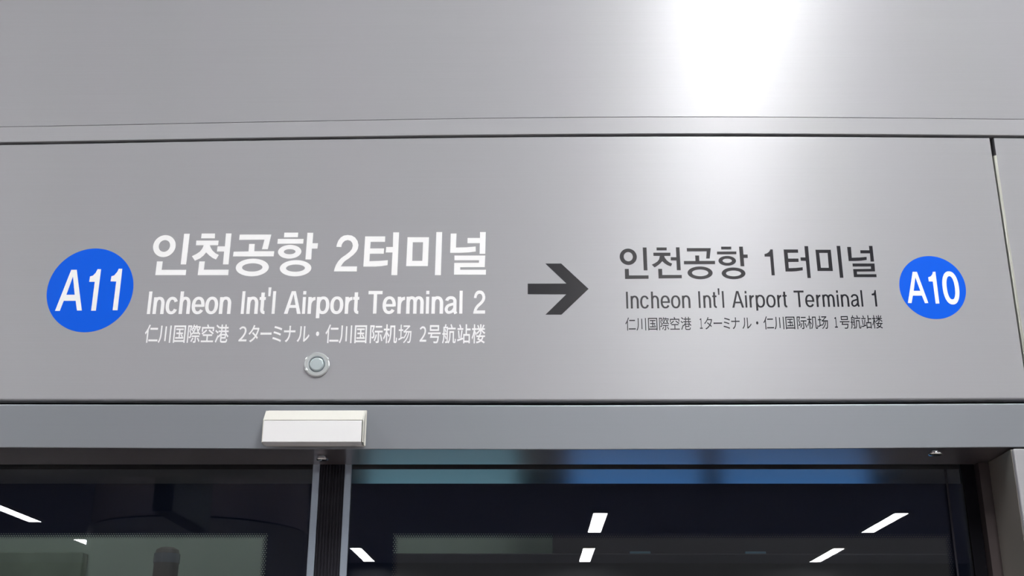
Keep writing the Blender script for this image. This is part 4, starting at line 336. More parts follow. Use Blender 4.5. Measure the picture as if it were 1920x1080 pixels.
    'jr': '2287,24043 2287,24014 2423,24015 2423,24044|2272,23834 2272,23806 2435,23807 2435,23836|2263,24101 2252,24068 2241,24036 2226,24007 2212,23980 2195,23957 2208,23930 2235,23973 2235,23781 2255,23781 2255,24015 2283,24093|2487,24084 2487,23965 2486,23929 2484,23893 2478,23860 2468,23827 2453,23796 2470,23778 2487,23811 2498,23847 2505,23885 2508,23925 2508,23965 2508,24085|2569,24071 2569,23813 2591,23813 2591,24071|2657,24087 2657,23783 2678,23783 2678,24087|2858,23924 2885,23883 2899,23895 2872,23934|2764,23881 2764,23857 2908,23858 2908,23882 2844,23882 2844,23939 2896,23939 2896,23964 2844,23963 2844,24012 2903,24012 2903,24037 2768,24036 2768,24011 2824,24011 2824,23963 2775,23963 2775,23938 2824,23939 2824,23882|2727,24089 2727,23783 2748,23783 2748,23800 2921,23801 2921,23784 2943,23785 2943,24091/2921,23828 2921,24065 2748,24064 2748,23826|3166,23866 3197,23802 3214,23816 3181,23876|3081,23874 3052,23814 3067,23801 3099,23867|2984,24093 2984,23785 3003,23786 3003,24068 3034,24068 3015,23989 3029,23962 3035,23940 3038,23919 3032,23895 3025,23892 3009,23892 3015,23867 3032,23868 3046,23875 3051,23885 3055,23899 3056,23916 3054,23939 3047,23965 3033,23993 3058,24084 3046,24095 3043,24093|3148,24102 3132,24097 3134,24079 3126,24082 3123,24081 3097,24081 3103,24104 3087,24108 3076,24073 3062,24042 3046,24016 3059,24002 3090,24061 3117,24062 3110,24034 3091,24048 3083,24034 3103,24017 3093,23994 3073,24014 3065,24001 3085,23980 3054,23945 3065,23928 3093,23960 3093,23945 3177,23945 3177,23957 3205,23927 3217,23949 3203,23960 3190,23974 3180,23990 3193,24014 3205,24042 3215,24072 3203,24081 3200,24079 3151,24079/3170,23969 3156,23997 3144,24033 3136,24073 3127,24033 3114,23997 3099,23968/3155,24058 3171,24011 3191,24058|3067,23913 3067,23890 3125,23890 3125,23815 3121,23810 3095,23810 3102,23785 3135,23790 3141,23795 3143,23803 3144,23814 3144,23890 3203,23891 3203,23914|3365,24003 3446,23940 3460,23961 3379,24022|3320,24023 3307,24008 3293,23994 3277,23981 3260,23969 3242,23959 3253,23935 3272,23947 3290,23961 3306,23975 3321,23990 3335,24005|3240,23823 3240,23798 3462,23800 3462,23825 3360,23824 3360,23911 3435,23911 3435,23937 3267,23935 3267,23910 3339,23910 3339,23824|3329,24104 3342,24067 3240,24066 3240,23985 3260,23985 3260,24040 3440,24042 3440,23996 3461,23996 3461,24068 3367,24067 3351,24112|3502,24088 3548,24047 3559,24071 3514,24108|3489,23994 3534,23956 3547,23979 3501,24014|3665,24112 3665,24070 3615,24070 3615,24112 3596,24112 3596,24070 3561,24069 3561,24044 3596,24044 3596,24006 3550,24005 3550,23980 3596,23980 3584,23953 3568,23929 3552,23910 3539,23922 3496,23809 3514,23792 3552,23896 3559,23883 3590,23922 3590,23830 3593,23807 3604,23796 3626,23792 3684,23792 3703,23797 3713,23814 3717,23848 3699,23857 3697,23831 3692,23820 3683,23818 3627,23817 3616,23818 3610,23822 3609,23830 3609,23865 3688,23866 3688,23931 3721,23888 3736,23910 3716,23929 3699,23953 3686,23981 3732,23981 3732,24007 3686,24006 3686,24045 3724,24045 3724,24071 3686,24070 3686,24113/3609,23888 3669,23888 3669,23924 3609,23923/3680,23946 3665,23981 3617,23980 3602,23946 3609,23946/3615,24006 3665,24006 3665,24045 3615,24044|3932,23819 3998,23819 3998,23848 3974,23847 3974,24077 3963,24077 3938,24058 3938,24036 3959,24037 3959,23847 3932,23847|4146,24096 4122,24107 4114,24078 4105,24057 4094,24032 4079,24006 4059,23980 4036,23956 4053,23936 4069,23953 4083,23972 4096,23992 4108,24011 4117,24030 4199,24030 4191,24000 4180,23966 4166,23935 4115,23981 4101,23961 4153,23912 4139,23892 4122,23873 4104,23855 4083,23840 4058,23826 4077,23804 4101,23819 4122,23835 4140,23854 4156,23873 4170,23894 4196,23862 4211,23887 4184,23918 4194,23940 4203,23962 4210,23985 4217,24006 4221,24027 4227,24046 4211,24060 4194,24057 4130,24056 4134,24068|4255,23974 4255,23937 4290,23940 4427,23941 4454,23939 4454,23976 4427,23974 4290,23972|4515,24089 4508,24062 4532,24057 4558,24049 4586,24040 4612,24030 4633,24020 4641,24049 4619,24059 4593,24069 4564,24078 4538,24084|4505,23997 4497,23968 4521,23963 4547,23956 4573,23947 4597,23937 4617,23927 4625,23956 4604,23965 4579,23974 4553,23983 4527,23991|4492,23895 4485,23866 4511,23859 4542,23849 4573,23839 4602,23827 4625,23814 4634,23843 4610,23855 4581,23866 4550,23878 4519,23888|4670,24016 4670,23984 4693,23985 4761,23986 4759,23946 4751,23910 4739,23879 4721,23853 4697,23831 4716,23810 4742,23837 4761,23868 4773,23904 4780,23943 4782,23986 4844,23987 4866,23986 4866,24017 4844,24016 4782,24015 4782,24061 4784,24097 4759,24097 4762,24061 4762,24015 4693,24014|5034,23833 5048,23818 5056,23826 5074,23840 5092,23857 5109,23878 5125,23900 5139,23925 5128,23950 5115,23926 5101,23906 5086,23888 5070,23873 5057,23863 5057,24064 5058,24091 5035,24091 5036,24064 5036,23854|4923,23834 4942,23817 4961,23844 4976,23877 4986,23914 4989,23939 4992,23970 4992,24003 4993,24036 4994,24063 4994,24090 4971,24089 4973,24063 4972,24035 4972,24005 4971,23973 4969,23944 4966,23921 4956,23888 4942,23859|5274,23999 5260,23994 5251,23981 5247,23961 5251,23942 5260,23928 5274,23923 5288,23929 5297,23942 5301,23962 5297,23981 5288,23994|5511,24066 5511,24036 5646,24038 5646,24068|5496,23855 5496,23827 5658,23828 5658,23857|5487,24125 5476,24092 5464,24059 5450,24030 5436,24003 5419,23979 5432,23952 5458,23996 5458,23801 5479,23801 5479,24038 5507,24116|5707,24108 5707,23987 5706,23951 5703,23915 5698,23881 5687,23848 5672,23817 5690,23798 5706,23832 5717,23869 5724,23907 5727,23947 5728,23987 5728,24108|5789,24095 5789,23834 5810,23834 5810,24095|5876,24110 5876,23803 5897,23804 5897,24111|6066,23946 6093,23905 6107,23917 6080,23956|5973,23903 5973,23878 6116,23879 6116,23904 6052,23903 6052,23961 6104,23961 6104,23986 6052,23986 6052,24034 6111,24035 6111,24060 5976,24058 5976,24034 6033,24034 6033,23985 5984,23985 5984,23960 6033,23961 6033,23903|5936,24112 5936,23803 5957,23804 5957,23821 6129,23822 6129,23805 6151,23805 6151,24115/6129,23849 6129,24089 5957,24087 5957,23847|6298,24105 6298,24078 6412,24079 6412,24106|6379,23950 6391,23912 6401,23874 6407,23841 6426,23849 6419,23883 6409,23920 6396,23958|6305,23956 6296,23918 6285,23884 6271,23854 6288,23840 6302,23872 6314,23909 6324,23950|6201,24115 6201,23805 6220,23805 6220,24090 6256,24090 6236,24011 6251,23984 6257,23961 6260,23940 6254,23916 6246,23912 6230,23913 6235,23889 6254,23889 6269,23895 6275,23905 6278,23920 6280,23938 6278,23961 6270,23987 6256,24014 6282,24107 6268,24117 6265,24116|6287,24020 6287,23994 6342,23994 6342,23841 6337,23836 6307,23836 6314,23807 6353,23812 6359,23818 6362,23827 6363,23840 6363,23994 6426,23995 6426,24022|6558,24113 6558,23999 6557,23965 6555,23929 6548,23892 6537,23857 6519,23825 6535,23807 6554,23842 6566,23880 6574,23922 6577,23962 6578,24000 6578,24087 6626,24087 6626,23861 6626,23838 6628,23826 6632,23818 6647,23811 6660,23811 6674,23817 6681,23837 6684,23893 6668,23905 6666,23854 6664,23840 6659,23838 6651,23838 6647,23840 6646,23859 6646,24114|6485,24133 6485,24057 6443,24057 6443,24030 6483,24030 6477,24001 6468,23972 6458,23943 6448,23918 6437,23897 6447,23871 6462,23901 6475,23938 6486,23978 6485,23807 6506,23807 6506,23968 6532,23917 6545,23941 6506,23999 6506,24030 6544,24031 6544,24058 6506,24057 6506,24133|6785,23990 6808,23994 6825,23994 6813,23959 6795,23928 6774,23905 6771,23924 6743,23910 6743,24022 6772,24022 6772,24049 6743,24049 6743,24131 6724,24130 6724,24049 6692,24048 6692,24021 6724,24022 6724,23900 6688,23883 6695,23855 6775,23899 6774,23901 6787,23886 6802,23904 6815,23922 6827,23944 6837,23969 6845,23995 6866,23995 6855,23952 6841,23914 6823,23880 6802,23850 6777,23825 6792,23809 6817,23837 6839,23868 6858,23905 6873,23948 6885,23995 6902,23995 6899,23942 6896,23900 6892,23871 6888,23852 6885,23843 6876,23838 6851,23839 6856,23813 6885,23813 6891,23815 6897,23819 6902,23825 6907,23839 6912,23861 6915,23895 6919,23943 6922,24008 6923,24022 6819,24021 6900,24106 6885,24122 6880,24120 6776,24119 6776,24092 6858,24093 6803,24034 6777,24016|7074,23839 7144,23840 7144,23868 7119,23868 7119,24100 7106,24100 7079,24080 7079,24059 7102,24059 7102,23868 7074,23868|7230,24124 7230,24027 7393,24029 7393,24126/7250,24052 7372,24054 7372,24099 7250,24098|7198,23996 7198,23970 7251,23971 7234,23907 7370,23909 7365,23875 7359,23853 7353,23842 7341,23838 7296,23841 7303,23814 7347,23814 7356,23815 7364,23818 7370,23823 7379,23841 7386,23872 7392,23921 7394,23935 7264,23933 7273,23971 7424,23973 7424,23998|7490,24052 7506,24000 7519,24009 7504,24059|7489,23942 7508,23888 7522,23897 7503,23951|7592,24137 7611,24081 7630,24091 7611,24146|7552,24082 7552,24056 7684,24057 7684,24083|7575,24023 7575,23946 7574,23923 7572,23898 7567,23873 7559,23849 7546,23828 7562,23813 7576,23837 7585,23863 7590,23891 7593,23919 7594,23945 7594,23998 7637,23998 7637,23861 7638,23842 7639,23831 7642,23825 7656,23819 7668,23819 7681,23823 7687,23839 7690,23883 7675,23893 7674,23854 7672,23845 7668,23843 7661,23843 7658,23844 7656,23859 7656,24024|7449,23985 7449,23962 7467,23962 7466,23935 7465,23907 7462,23877 7456,23849 7447,23824 7463,23811 7473,23838 7479,23868 7483,23901 7485,23933 7485,23962 7528,23963 7528,23846 7524,23841 7499,23841 7505,23816 7537,23821 7543,23826 7545,23835 7546,23846 7546,24098 7508,24098 7519,24137 7498,24143 7490,24098 7467,24097 7467,23985/7485,24075 7485,23985 7528,23986 7528,24075|7705,24075 7705,24049 7807,24050 7807,24076|7715,24030 7728,23901 7745,23906 7732,24035|7735,24132 7753,24077 7772,24086 7753,24140|7776,24039 7758,23895 7702,23877 7707,23850 7806,23885 7804,23911 7776,23902 7795,24034|7811,23974 7811,23816 7831,23816 7831,23833 7908,23834 7908,23818 7928,23819 7928,23975 7874,23974 7874,24042 7939,24043 7939,24071 7874,24070 7874,24143 7852,24143 7852,23974/7908,23860 7908,23948 7831,23947 7831,23860|8051,24125 8070,24076 8087,24087 8066,24135|8159,24140 8137,24085 8152,24077 8178,24129|8102,24145 8102,24076 8041,24075 8041,24051 8090,24052 8073,24032 8054,24012 8034,23998 8047,23977 8067,23994 8087,24015 8102,24037 8102,23981 8122,23981 8122,24039 8139,24017 8159,23997 8178,23981 8192,24002 8172,24016 8152,24034 8135,24052 8185,24053 8185,24077 8122,24076 8122,24145|8053,23885 8097,23865 8079,23855 8058,23847 8031,23842 8040,23818 8072,23826 8097,23838 8119,23852 8171,23819 8185,23839 8135,23869 8146,23886 8154,23906 8160,23928 8188,23928 8188,23953 8105,23952 8114,23978 8093,23982 8084,23952 8036,23952 8036,23927 8073,23927/8095,23927 8082,23896 8115,23880 8125,23894 8134,23910 8139,23928|7989,24144 7989,24076 7958,24076 7958,24049 7988,24049 7983,24020 7977,23990 7969,23962 7960,23936 7951,23915 7962,23887 7973,23915 7982,23946 7989,23980 7989,23817 8008,23817 8007,24001 8025,23952 8037,23973 8008,24036 8008,24049 8034,24049 8034,24076 8008,24076 8008,24144',
}

# ------------------------------------------------------------------ the setting
CEIL = 5.72
def struct(name, mat, *b):
    return tag(boxo(name, mat, *b), kind='structure')
struct('floor', 'floor', -20, 20, -31.5, 0.22, -0.2, 0.0)
struct('ceiling', 'ceiling', -20, 20, -31.5, 6.0, CEIL, CEIL + 0.2)
struct('wall_back', 'wall', -20, 20, -31.5, -31.3, 0.0, CEIL)
struct('wall_left', 'wall', -20.2, -20, -31.5, 6.0, 0.0, CEIL)
struct('wall_right', 'wall', 20, 20.2, -31.5, 6.0, 0.0, CEIL)
struct('wall_front', 'gap', -20, 20, 0.032, 0.17, 2.215, CEIL)          # dark carcass behind the panels
struct('wall_tunnel', 'concrete', -20, 20, 3.5, 3.8, -1.2, CEIL)
struct('floor_tunnel', 'darkwall', -20, 20, 0.22, 3.5, -1.4, -1.2)

# ------------------------------------------------------------------ metal panels above the doors
SEAM = [(-3.0, 2.905), (-1.3345, 2.9170), (-0.6897, 2.9270), (-0.0477, 2.9350), (0.4844, 2.9350), (1.2224, 2.9240), (3.0, 2.895)]
LOW = [(-3.0, 2.862), (-1.3281, 2.8740), (-0.6863, 2.8832), (-0.0475, 2.8890), (0.4817, 2.8885), (1.2159, 2.8795), (3.0, 2.850)]
BOT = [(-3.0, 2.2135), (-1.2281, 2.2122), (-0.4868, 2.2106), (0.1012, 2.2096), (0.4909, 2.2096), (1.1207, 2.2120), (3.0, 2.2135)]
dz = lambda pl, d: [(x, z + d) for x, z in pl]

up = strip('upper_panel', 'panel', dz(SEAM, 0.0010), [(-3.0, 4.3), (3.0, 4.3)], -0.004, 0.03, bev=0.0005)
tag(up, 'large blank brushed grey metal panel above the thin horizontal trim strip', 'wall panel')
tr = strip('trim_strip', 'trim', LOW, dz(SEAM, -0.0007), -0.005, 0.03, bev=0.0012)
tag(tr, 'narrow brushed grey trim strip running between the blank upper panel and the sign panel', 'trim strip')

def clipx(pl, a, b, dzz=0.0):
    """part of a polyline between x = a and x = b"""
    out = []
    def z(x):
        for p, q in zip(pl, pl[1:]):
            if p[0] <= x <= q[0]: return p[1] + (q[1] - p[1]) * (x - p[0]) / (q[0] - p[0])
    out.append((a, z(a) + dzz))
    out += [(x, zz + dzz) for x, zz in pl if a < x < b]
    out.append((b, z(b) + dzz))
    return out

sign = empty('sign_panel', (0, 0, 0))
tag(sign, 'brushed grey panel with white and black direction lettering, an arrow and two blue discs', 'sign panel')
strip('panel_face', 'panel', clipx(BOT, -3.0, 1.1305), clipx(LOW, -3.0, 1.1305, -0.0035), 0.0, 0.028, sign, bev=0.0045)

side = empty('side_panel', (1.14, 0, 0))
tag(side, 'blank brushed grey panel at the right edge, beyond the dark vertical seam', 'wall panel')
def sidepart(o):
    o.matrix_parent_inverse = Matrix.Translation((-1.14, 0, 0))
    return o
sidepart(strip('panel_face', 'panel', clipx(BOT, 1.1415, 3.0), clipx(LOW, 1.1415, 3.0, -0.0035), 0.0, 0.028, side, bev=0.0045))
bm = bmesh.new()
prof = [(1.1415, 0.02)] + [(1.1415 - 0.0075 * math.sin(a), 0.0082 - 0.0082 * math.cos(a)) for a in [math.pi / 2 * k / 6 for k in range(7)]] + [(1.134, 0.02)]
a = [bm.verts.new((x, y, 2.2125)) for x, y in prof]; b = [bm.verts.new((x, y, 2.828)) for x, y in prof]
for i in range(len(prof)):
    j = (i + 1) % len(prof); bm.faces.new((a[i], a[j], b[j], b[i]))
bm.faces.new(a); bm.faces.new(b[::-1])
tag(sidepart(link('edge_strip', bm, 'lip', side)), 'rounded greenish grey edge strip along the seam')

# lettering and symbols on the sign panel
for key, num, lab, nlab in (('cl', 'nl', 'blue disc with the white number A11', 'white A11'),
                            ('cr', 'nr', 'smaller blue disc with the white number A10', 'white A10')):
    d = tag(lettering('station_badge', key, 'blue_vinyl', sign), lab)
    tag(lettering('badge_number', num, 'white_vinyl', d, y0=-0.0007, y1=-0.0002), nlab)
tag(lettering('korean_lettering', 'kl', 'white_vinyl', sign), 'white Korean lettering 인천공항 2터미널')
tag(lettering('english_lettering', 'el', 'white_vinyl', sign), "white lettering Incheon Int'l Airport Terminal 2")
tag(lettering('chinese_and_japanese_lettering', 'jl', 'white_vinyl', sign), 'white line of Japanese and Chinese lettering for terminal 2')
tag(lettering('arrow', 'ar', 'black_vinyl', sign), 'black arrow pointing right')
tag(lettering('korean_lettering', 'kr', 'black_vinyl', sign), 'black Korean lettering 인천공항 1터미널')
tag(lettering('english_lettering', 'er', 'black_vinyl', sign), "black lettering Incheon Int'l Airport Terminal 1")
tag(lettering('chinese_and_japanese_lettering', 'jr', 'black_vinyl', sign), 'thin black line of Japanese and Chinese lettering for terminal 1')

# round key lock let into the sign panel
lc = (-0.4985, 0.0, 2.296)
rim = lathe(bmesh.new(), [(0.0185, 0.004), (0.0185, -0.0035), (0.0205, -0.0055), (0.0270, -0.0055), (0.0292, -0.0035), (0.0292, 0.002)], lc, n=64)
rimo = tag(link('lock', rim, 'chrome', sign), 'round chrome lock')
core = lathe(bmesh.new(), [(0.0001, -0.0075), (0.0135, -0.0075), (0.0155, -0.0062), (0.0168, -0.0035), (0.0168, 0.003)], lc, n=64)
link('lock_core', core, 'steel', rimo)
for ang in (28, 152, 208):
    t = box(bmesh.new(), 0.0245, 0.0300, -0.0062, 0.0, -0.003, 0.003, 0.0008)
    t.transform(Matrix.Translation(lc) @ Matrix.Rotation(R(-ang), 4, 'Y'))
    link('lock_lug', t, 'chrome', rimo)

# ------------------------------------------------------------------ door header beam (face leans back towards its foot)
HT = [(-3.0, 2.2045), (-1.2266, 2.2034), (0.101, 2.1997), (1.1192, 2.2028), (3.0, 2.2045)]
HB = [(-3.0, 2.106), (-1.2116, 2.1036), (-0.4803, 2.0996), (0.0995, 2.0982), (0.6035, 2.0996), (1.1051, 2.1036), (3.0, 2.106)]
header = empty('door_header', (0, 0, 2.1))
tag(header, 'plain grey horizontal metal beam over the glass doors, below the sign panel', 'door header')
def hp(o):
    o.matrix_parent_inverse = Matrix.Translation((0, 0, -2.1)); return o
def beam():
    bm = bmesh.new(); rows = []
    n = 40
    def zat(pl, x):
        for p, q in zip(pl, pl[1:]):
            if p[0] <= x <= q[0]:
                return p[1] + (q[1] - p[1]) * (x - p[0]) / (q[0] - p[0])
    for i in range(n + 1):
        x = -3.0 + 6.0 * i / n
        zt, zb = zat(HT, x), zat(HB, x)
        r = [(0.028, zt)]
        rb = 0.004
        for k in range(5):
            a = math.pi / 2 * k / 4
            r.append((rb * (1 - math.sin(a)), zt - rb * (1 - math.cos(a))))
        r.append((LEAN - 0.0002, zb + 0.0012)); r.append((LEAN + 0.001, zb))
        r.append((0.0118, zb + 0.0002)); r.append((0.0118, zb + 0.01)); r.append((0.028, zb + 0.012))
        rows.append([bm.verts.new((x, y, z)) for y, z in r])
    m = len(rows[0])
    for a, b in zip(rows, rows[1:]):
        for i in range(m):
            bm.faces.new((a[i], a[(i + 1) % m], b[(i + 1) % m], b[i]))
    bm.faces.new(rows[0]); bm.faces.new(rows[-1][::-1])
    return bm
LEAN = 0.010
hp(link('header_face', beam(), 'header', header))
sof = bmesh.new()
rows = []
for i in range(41):
    x = -3.0 + 6.0 * i / 40
    zb = 0
    for p, q in zip(HB, HB[1:]):
        if p[0] <= x <= q[0]: zb = p[1] + (q[1] - p[1]) * (x - p[0]) / (q[0] - p[0])
    rows.append([sof.verts.new((x, y, z)) for y, z in ((0.012, zb), (0.1770, 2.0985), (0.1770, 2.13), (0.012, 2.13))])
for a, b in zip(rows, rows[1:]):
    for i in range(4): sof.faces.new((a[i], a[(i + 1) % 4], b[(i + 1) % 4], b[i]))
sof.faces.new(rows[0]); sof.faces.new(rows[-1][::-1])
tag(hp(link('soffit', sof, 'soffit', header)), 'shiny underside reflecting blue light')
hp(boxo('rear_soffit', 'soffit', -3.0, 3.0, 0.236, 0.435, 2.0985, 2.13, header))
hp(boxo('door_slot', 'gap', -3.0, 3.0, 0.178, 0.235, 2.126, 2.14, header))
hp(boxo('rear_face', 'gap', -3.0, 3.0, 0.436, 0.45, 2.0995, 2.6, header))

# white plastic cover clipped to the header beam
cov = empty('sensor_cover', (-0.493, -0.002, 2.145))
tag(cov, 'white plastic oblong cover with a sloping top on the grey beam below the lettering', 'sensor cover')
def cp(o):
    o.matrix_parent_inverse = Matrix.Translation((0.493, 0.002, -2.145)); return o
X0, X1 = -0.6045, -0.3835
cp(link('back_plate', box(bmesh.new(), X0 + 0.001, X1 + 0.0065, -0.004, -0.0002, 2.1035, 2.1865, 0.0012), 'plastic2', cov))
body = [(-0.004, 2.1045), (-0.0285, 2.1065), (-0.030, 2.108), (-0.0305, 2.1545), (-0.0295, 2.1565), (-0.004, 2.1565)]
cp(prism_x('cover_face', 'plastic', body, X0 - 0.001, X1, cov))
chamf = [(-0.004, 2.1575), (-0.0305, 2.1575), (-0.0295, 2.1595), (-0.0075, 2.1845), (-0.004, 2.1855)]
cp(prism_x('bevelled_top', 'plastic2', chamf, X0 - 0.001, X1 + 0.0015, cov))
endp = [(-0.004, 2.1045), (-0.029, 2.1068), (-0.0305, 2.1570), (-0.0075, 2.185), (-0.004, 2.1855)]
cp(prism_x('end_cap', 'plastic2', endp, X1 + 0.0022, X1 + 0.0042, cov))
cp(prism_x('end_cap', 'plastic2', endp, X0 - 0.0032, X0 - 0.0014, cov))

# studs screwed into the soffit
def stud(x, y, rr, label):
    t = empty('soffit_stud', (x, y, 2.0995))
    tag(t, label, 'stud', 'chrome studs under the header beam')
    link('stem', lathe(bmesh.new(), [(0.0001, 0.0), (0.0065, 0.0), (0.0065, -0.006), (0.0001, -0.006)], (0, 0, 0), 'Z', 24), 'steel', t)
    link('flange', lathe(bmesh.new(), [(0.0001, -0.0035), (rr * 0.8, -0.0035), (rr, -0.0045), (rr, -0.0090), (rr * 0.88, -0.0105), (0.0001, -0.0110)], (0, 0, 0), 'Z', 40), 'mirror', t, True)
stud(-0.489, 0.085, 0.0135, 'small chrome stud with a round flange under the header, above the twin door stiles')
stud(0.915, 0.030, 0.0150, 'small chrome stud under the header near the right-hand door jamb')

# ------------------------------------------------------------------ sliding glass screen doors
GY = 0.180
def door(name_x0, x1, label, clear, stile, seal_side, outer):
    x0 = name_x0
    d = empty('sliding_door', ((x0 + x1) / 2, GY, 0.02))
    tag(d, label, 'door', None)
    inv = Matrix.Translation((-(x0 + x1) / 2, -GY, -0.02))
    def q(o): o.matrix_parent_inverse = inv; return o
    tag(q(boxo('glass_pane', 'glass', x0, x1, GY, GY + 0.008, 0.03, 2.122, d)), 'dark reflecting glass')
    bm = bmesh.new()
    vs = [bm.verts.new(p) for p in ((x0, GY + 0.0092, 0.03), (x1, GY + 0.0092, 0.03), (x1, GY + 0.0092, 2.122), (x0, GY + 0.0092, 2.122))]
    bm.faces.new(vs)
    pr = link('printed_border', bm, border_mat('black_print', clear[0], clear[1], clear[2]), d)
    tag(q(pr), 'black printed margin with a dotted fringe')
    q(boxo('bottom_rail', 'stile', x0, x1, GY - 0.006, GY + 0.02, 0.02, 0.12, d))
    a, b = stile
    tag(q(boxo('stile', 'stile', a, b, GY - 0.0025, GY + 0.012, 0.02, 2.122, d, bev=0.0012)), 'pale blue-grey vertical metal edge')
    # ribbed rubber seal beside the stile
    s0, s1 = seal_side
    bm = bmesh.new()
    box(bm, s0, s1, GY + 0.004, GY + 0.02, 0.02, 2.122)
    n = 4
    for k in range(n):
        xx = s0 + (s1 - s0) * (k + 0.5) / n
        box(bm, xx - 0.0016, xx + 0.0016, GY - 0.001, GY + 0.005, 0.02, 2.122, 0.0008)
    tag(q(link('rubber_seal', bm, 'rubber', d)), 'black ribbed rubber seal')
    if outer:
        a, b = outer
        q(boxo('rubber_edge', 'gap', a, b, GY - 0.002, GY + 0.02, 0.02, 2.122, d))
        q(boxo('glint_strip', 'rubber', a - 0.043, a - 0.038, GY - 0.004, GY - 0.0005, 0.02, 2.0868, d, bev=0.0015))  # thin strip added to catch light as faint streaks beside the jamb
    return d
door(-1.98, -0.5275, 'left glass screen door with a black printed border, left of the twin stiles', (-1.93, -0.6262, 1.9355),
     (-0.5270, -0.5100), (-0.5098, -0.4805), None)
door(-0.4325, 1.0250, 'right glass screen door with a black printed border, between the stiles and the jamb', (-0.3290, 0.9805, 1.9355),
     (-0.4500, -0.4330), (-0.4800, -0.4502), (1.0250, 1.0535))

# door jamb at the right
jamb = empty('door_jamb', (1.09, 0.1, 0.0))
tag(jamb, 'grey metal door jamb with a pale front edge at the right of the glass door', 'door jamb')
inv = Matrix.Translation((-1.09, -0.1, 0))
for o in (boxo('reveal', 'jamb', 1.0785, 1.10, 0.010, 0.150, 0.0, 2.098, jamb),
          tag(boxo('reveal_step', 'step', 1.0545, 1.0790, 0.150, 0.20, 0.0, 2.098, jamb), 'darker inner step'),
          tag(boxo('front_edge', 'trim', 1.0795, 3.0, -0.002, 0.012, 0.0, 2.0975, jamb, bev=0.003), 'pale front edge')):
    o.matrix_parent_inverse = inv

# ------------------------------------------------------------------ beyond the glass: the track side
eq = tag(boxo('equipment_wall', 'darkwall', 0.102, 6.0, 3.25, 3.40, -1.2, 4.0, bev=0.01), 'dark brown equipment casing beyond the right glass door', 'casing')
tag(boxo('cable_trunking', 'darkwall', -0.90, 6.0, 3.05, 3.24, 2.05, 2.263, bev=0.006), 'long dark horizontal trunking low behind the right glass door', 'trunking')
tag(boxo('lower_casing', 'dirty', -6.0, -2.27, 3.42, 3.499, 2.01, 2.315, bev=0.006), 'low grimy ledge against the tunnel wall behind the left glass door', 'casing')
for px, lab in ((0.475, 'small blue-grey plaque on the dark casing behind the right door, nearer its middle'),
                (1.035, 'small blue-grey plaque on the dark casing behind the right door, nearer the jamb')):
    tag(boxo('wall_plaque', 'plaque', px, px + 0.10, 3.235, 3.25, 2.265, 2.297, bev=0.002), lab, 'plaque', 'plaques on the dark casing')
tag(boxo('added_dark_block', 'darkwall', -6.0, -0.92, 3.15, 3.45, -0.6, 2.0, bev=0.01), 'unseen dark brown duct low against the tunnel wall beyond the left glass door', 'block')  # added out of view so the left soffit mirrors something dark
post = empty('bollard_post', (-1.714, 3.0, -1.2))
tag(post, 'round-topped dark brown post beyond the left glass door', 'post')
bm = lathe(bmesh.new(), [(0.057, 0.0), (0.057, 3.453), (0.051, 3.471), (0.034, 3.481), (0.0001, 3.483)], (0, 0, 0), 'Z', 32)
link('shaft', bm, 'post', post)
bm = lathe(bmesh.new(), [(0.060, 3.408), (0.060, 3.451)], (0, 0, 0), 'Z', 32)
link('collar', bm, 'column2', post)

def lightbox(x0, x1, mat, label):
    t = empty('advertising_lightbox', ((x0 + x1) / 2, 3.2, 0.9))
    tag(t, label, 'light box', 'light boxes beside the track')
    h = (x1 - x0) / 2
    link('casing', box(bmesh.new(), -h - 0.03, h + 0.03, -0.03, 0.04, -0.03, 1.03, 0.004), 'black', t)
    link('lit_face', box(bmesh.new(), -h, h, -0.04, -0.029, 0.50, 1.0), mat, t)
lightbox(-0.81, -0.075, 'ad_teal', 'teal lit advertising box beside the track, mirrored under the header left of the blue ones')
lightbox(0.19, 0.83, 'ad_blue', 'blue lit advertising box beside the track, mirrored under the header, middle of three')
lightbox(0.93, 1.64, 'ad_blue', 'blue lit advertising box beside the track, mirrored under the header, rightmost of three')

for lx, lab in ((-2.2, 'unseen white lamp added above the track to brighten the tunnel wall, left one'), (1.8, 'unseen white lamp added above the track to brighten the tunnel wall, right one')):
    t = empty('tunnel_fill_lamp', (lx, 1.6, 4.6))  # unseen lamps, added to brighten the concrete behind the glass
    tag(t, lab, 'lamp', 'unseen fill lamps added above the track')
    link('housing', box(bmesh.new(), -0.7, 0.7, -0.08, 0.08, 0.0, 0.06, 0.004), 'lampframe', t)
    link('glow_bar', box(bmesh.new(), -0.66, 0.66, -0.05, 0.05, -0.03, -0.002), 'tunnel_fill_glow', t)

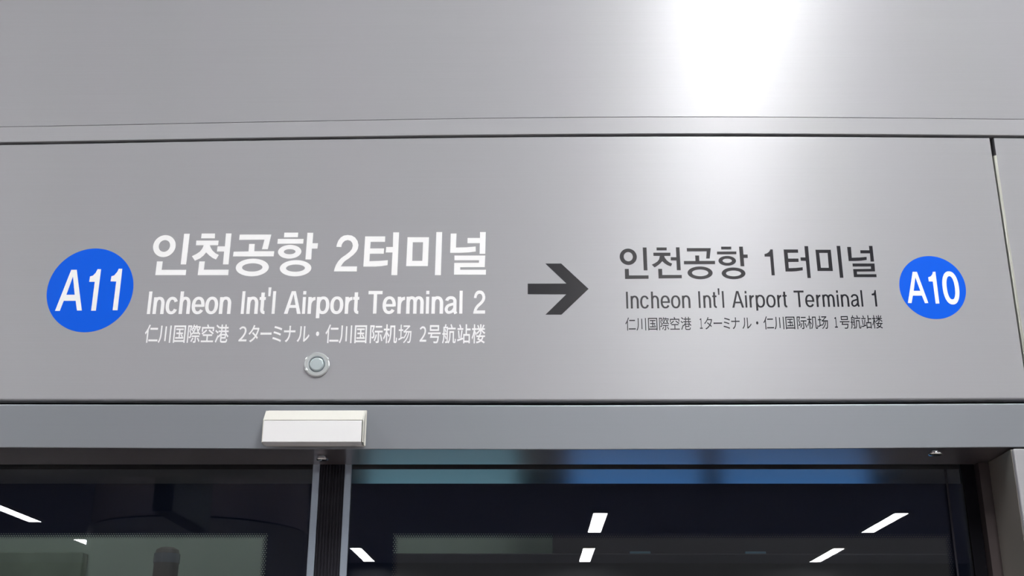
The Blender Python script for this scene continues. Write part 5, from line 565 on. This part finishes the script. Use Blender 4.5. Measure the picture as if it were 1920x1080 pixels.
# ------------------------------------------------------------------ platform side, seen mirrored in the glass and metal
ROWS = (-11.1, -4.52, 1.45, 7.80, 14.2)
ROWN = ('far left', 'second from the left', 'middle', 'second from the right', 'far right')
STEP = ('nearest the doors', 'second from the doors', 'third from the doors', 'farthest from the doors')
LAMP_DX = (-0.32, 0.0, 0.0, 0.0)
LAMP_Y = (-2.9, -9.6, -23.70, -29.16)
def ceiling_light():
    t = empty('ceiling_light')
    bm = bmesh.new()
    box(bm, -0.185, -0.150, -1.42, 1.42, -0.06, 0.0); box(bm, 0.150, 0.185, -1.42, 1.42, -0.06, 0.0)
    box(bm, -0.150, 0.150, -1.42, -1.39, -0.06, 0.0); box(bm, -0.150, 0.150, 1.39, 1.42, -0.06, 0.0)
    link('frame', bm, 'lampframe', t)
    link('diffuser', box(bmesh.new(), -0.150, 0.150, -1.39, 1.39, -0.05, -0.03), 'lamp', t)
    return t
proto = ceiling_light()
n = 0
for r, x in enumerate(ROWS):
    for k in range(4):
        t = proto
        if n:
            t = proto.copy(); COL.objects.link(t)
            for ch in proto.children:
                c = ch.copy(); COL.objects.link(c); c.parent = t
        t.location = (x + LAMP_DX[k], LAMP_Y[k] + (1.5 if r == 0 else 0.0), CEIL - 0.002)
        if k == 1: t.scale = (1, 0.5, 1)          # shortened to weaken its highlight on the sign panel
        tag(t, ('short' if k == 1 else 'long') + ' white ceiling light in the %s row, %s' % (ROWN[r], STEP[k]), 'ceiling light', 'ceiling lights in rows')
        n += 1

colm = empty('round_column', (-3.36, -9.1, 0))
tag(colm, 'round clad column on the platform, mirrored in the left glass door', 'column')
link('shaft', lathe(bmesh.new(), [(1.06, 3.31), (1.06, CEIL)], (0, 0, 0), 'Z', 96), 'column', colm, True)
link('base_cladding', lathe(bmesh.new(), [(1.08, 0.0), (1.08, 3.29)], (0, 0, 0), 'Z', 96), 'column2', colm, True)
link('joint_ring', lathe(bmesh.new(), [(1.05, 3.28), (1.05, 3.32)], (0, 0, 0), 'Z', 96), 'gap', colm, True)

hs = empty('hanging_box', (-2.53, -5.6, 2.86))
tag(hs, 'black box hanging edge-on from the platform ceiling, mirrored in the left glass door', 'hanging box')
link('case', box(bmesh.new(), -0.07, 0.07, -0.5, 0.5, 0.0, 0.62, 0.01), 'black', hs)
for yy in (-0.35, 0.35):
    link('hanger_rod', lathe(bmesh.new(), [(0.015, 0.6), (0.015, CEIL - 2.86)], (0, yy, 0), 'Z', 12), 'black', hs)
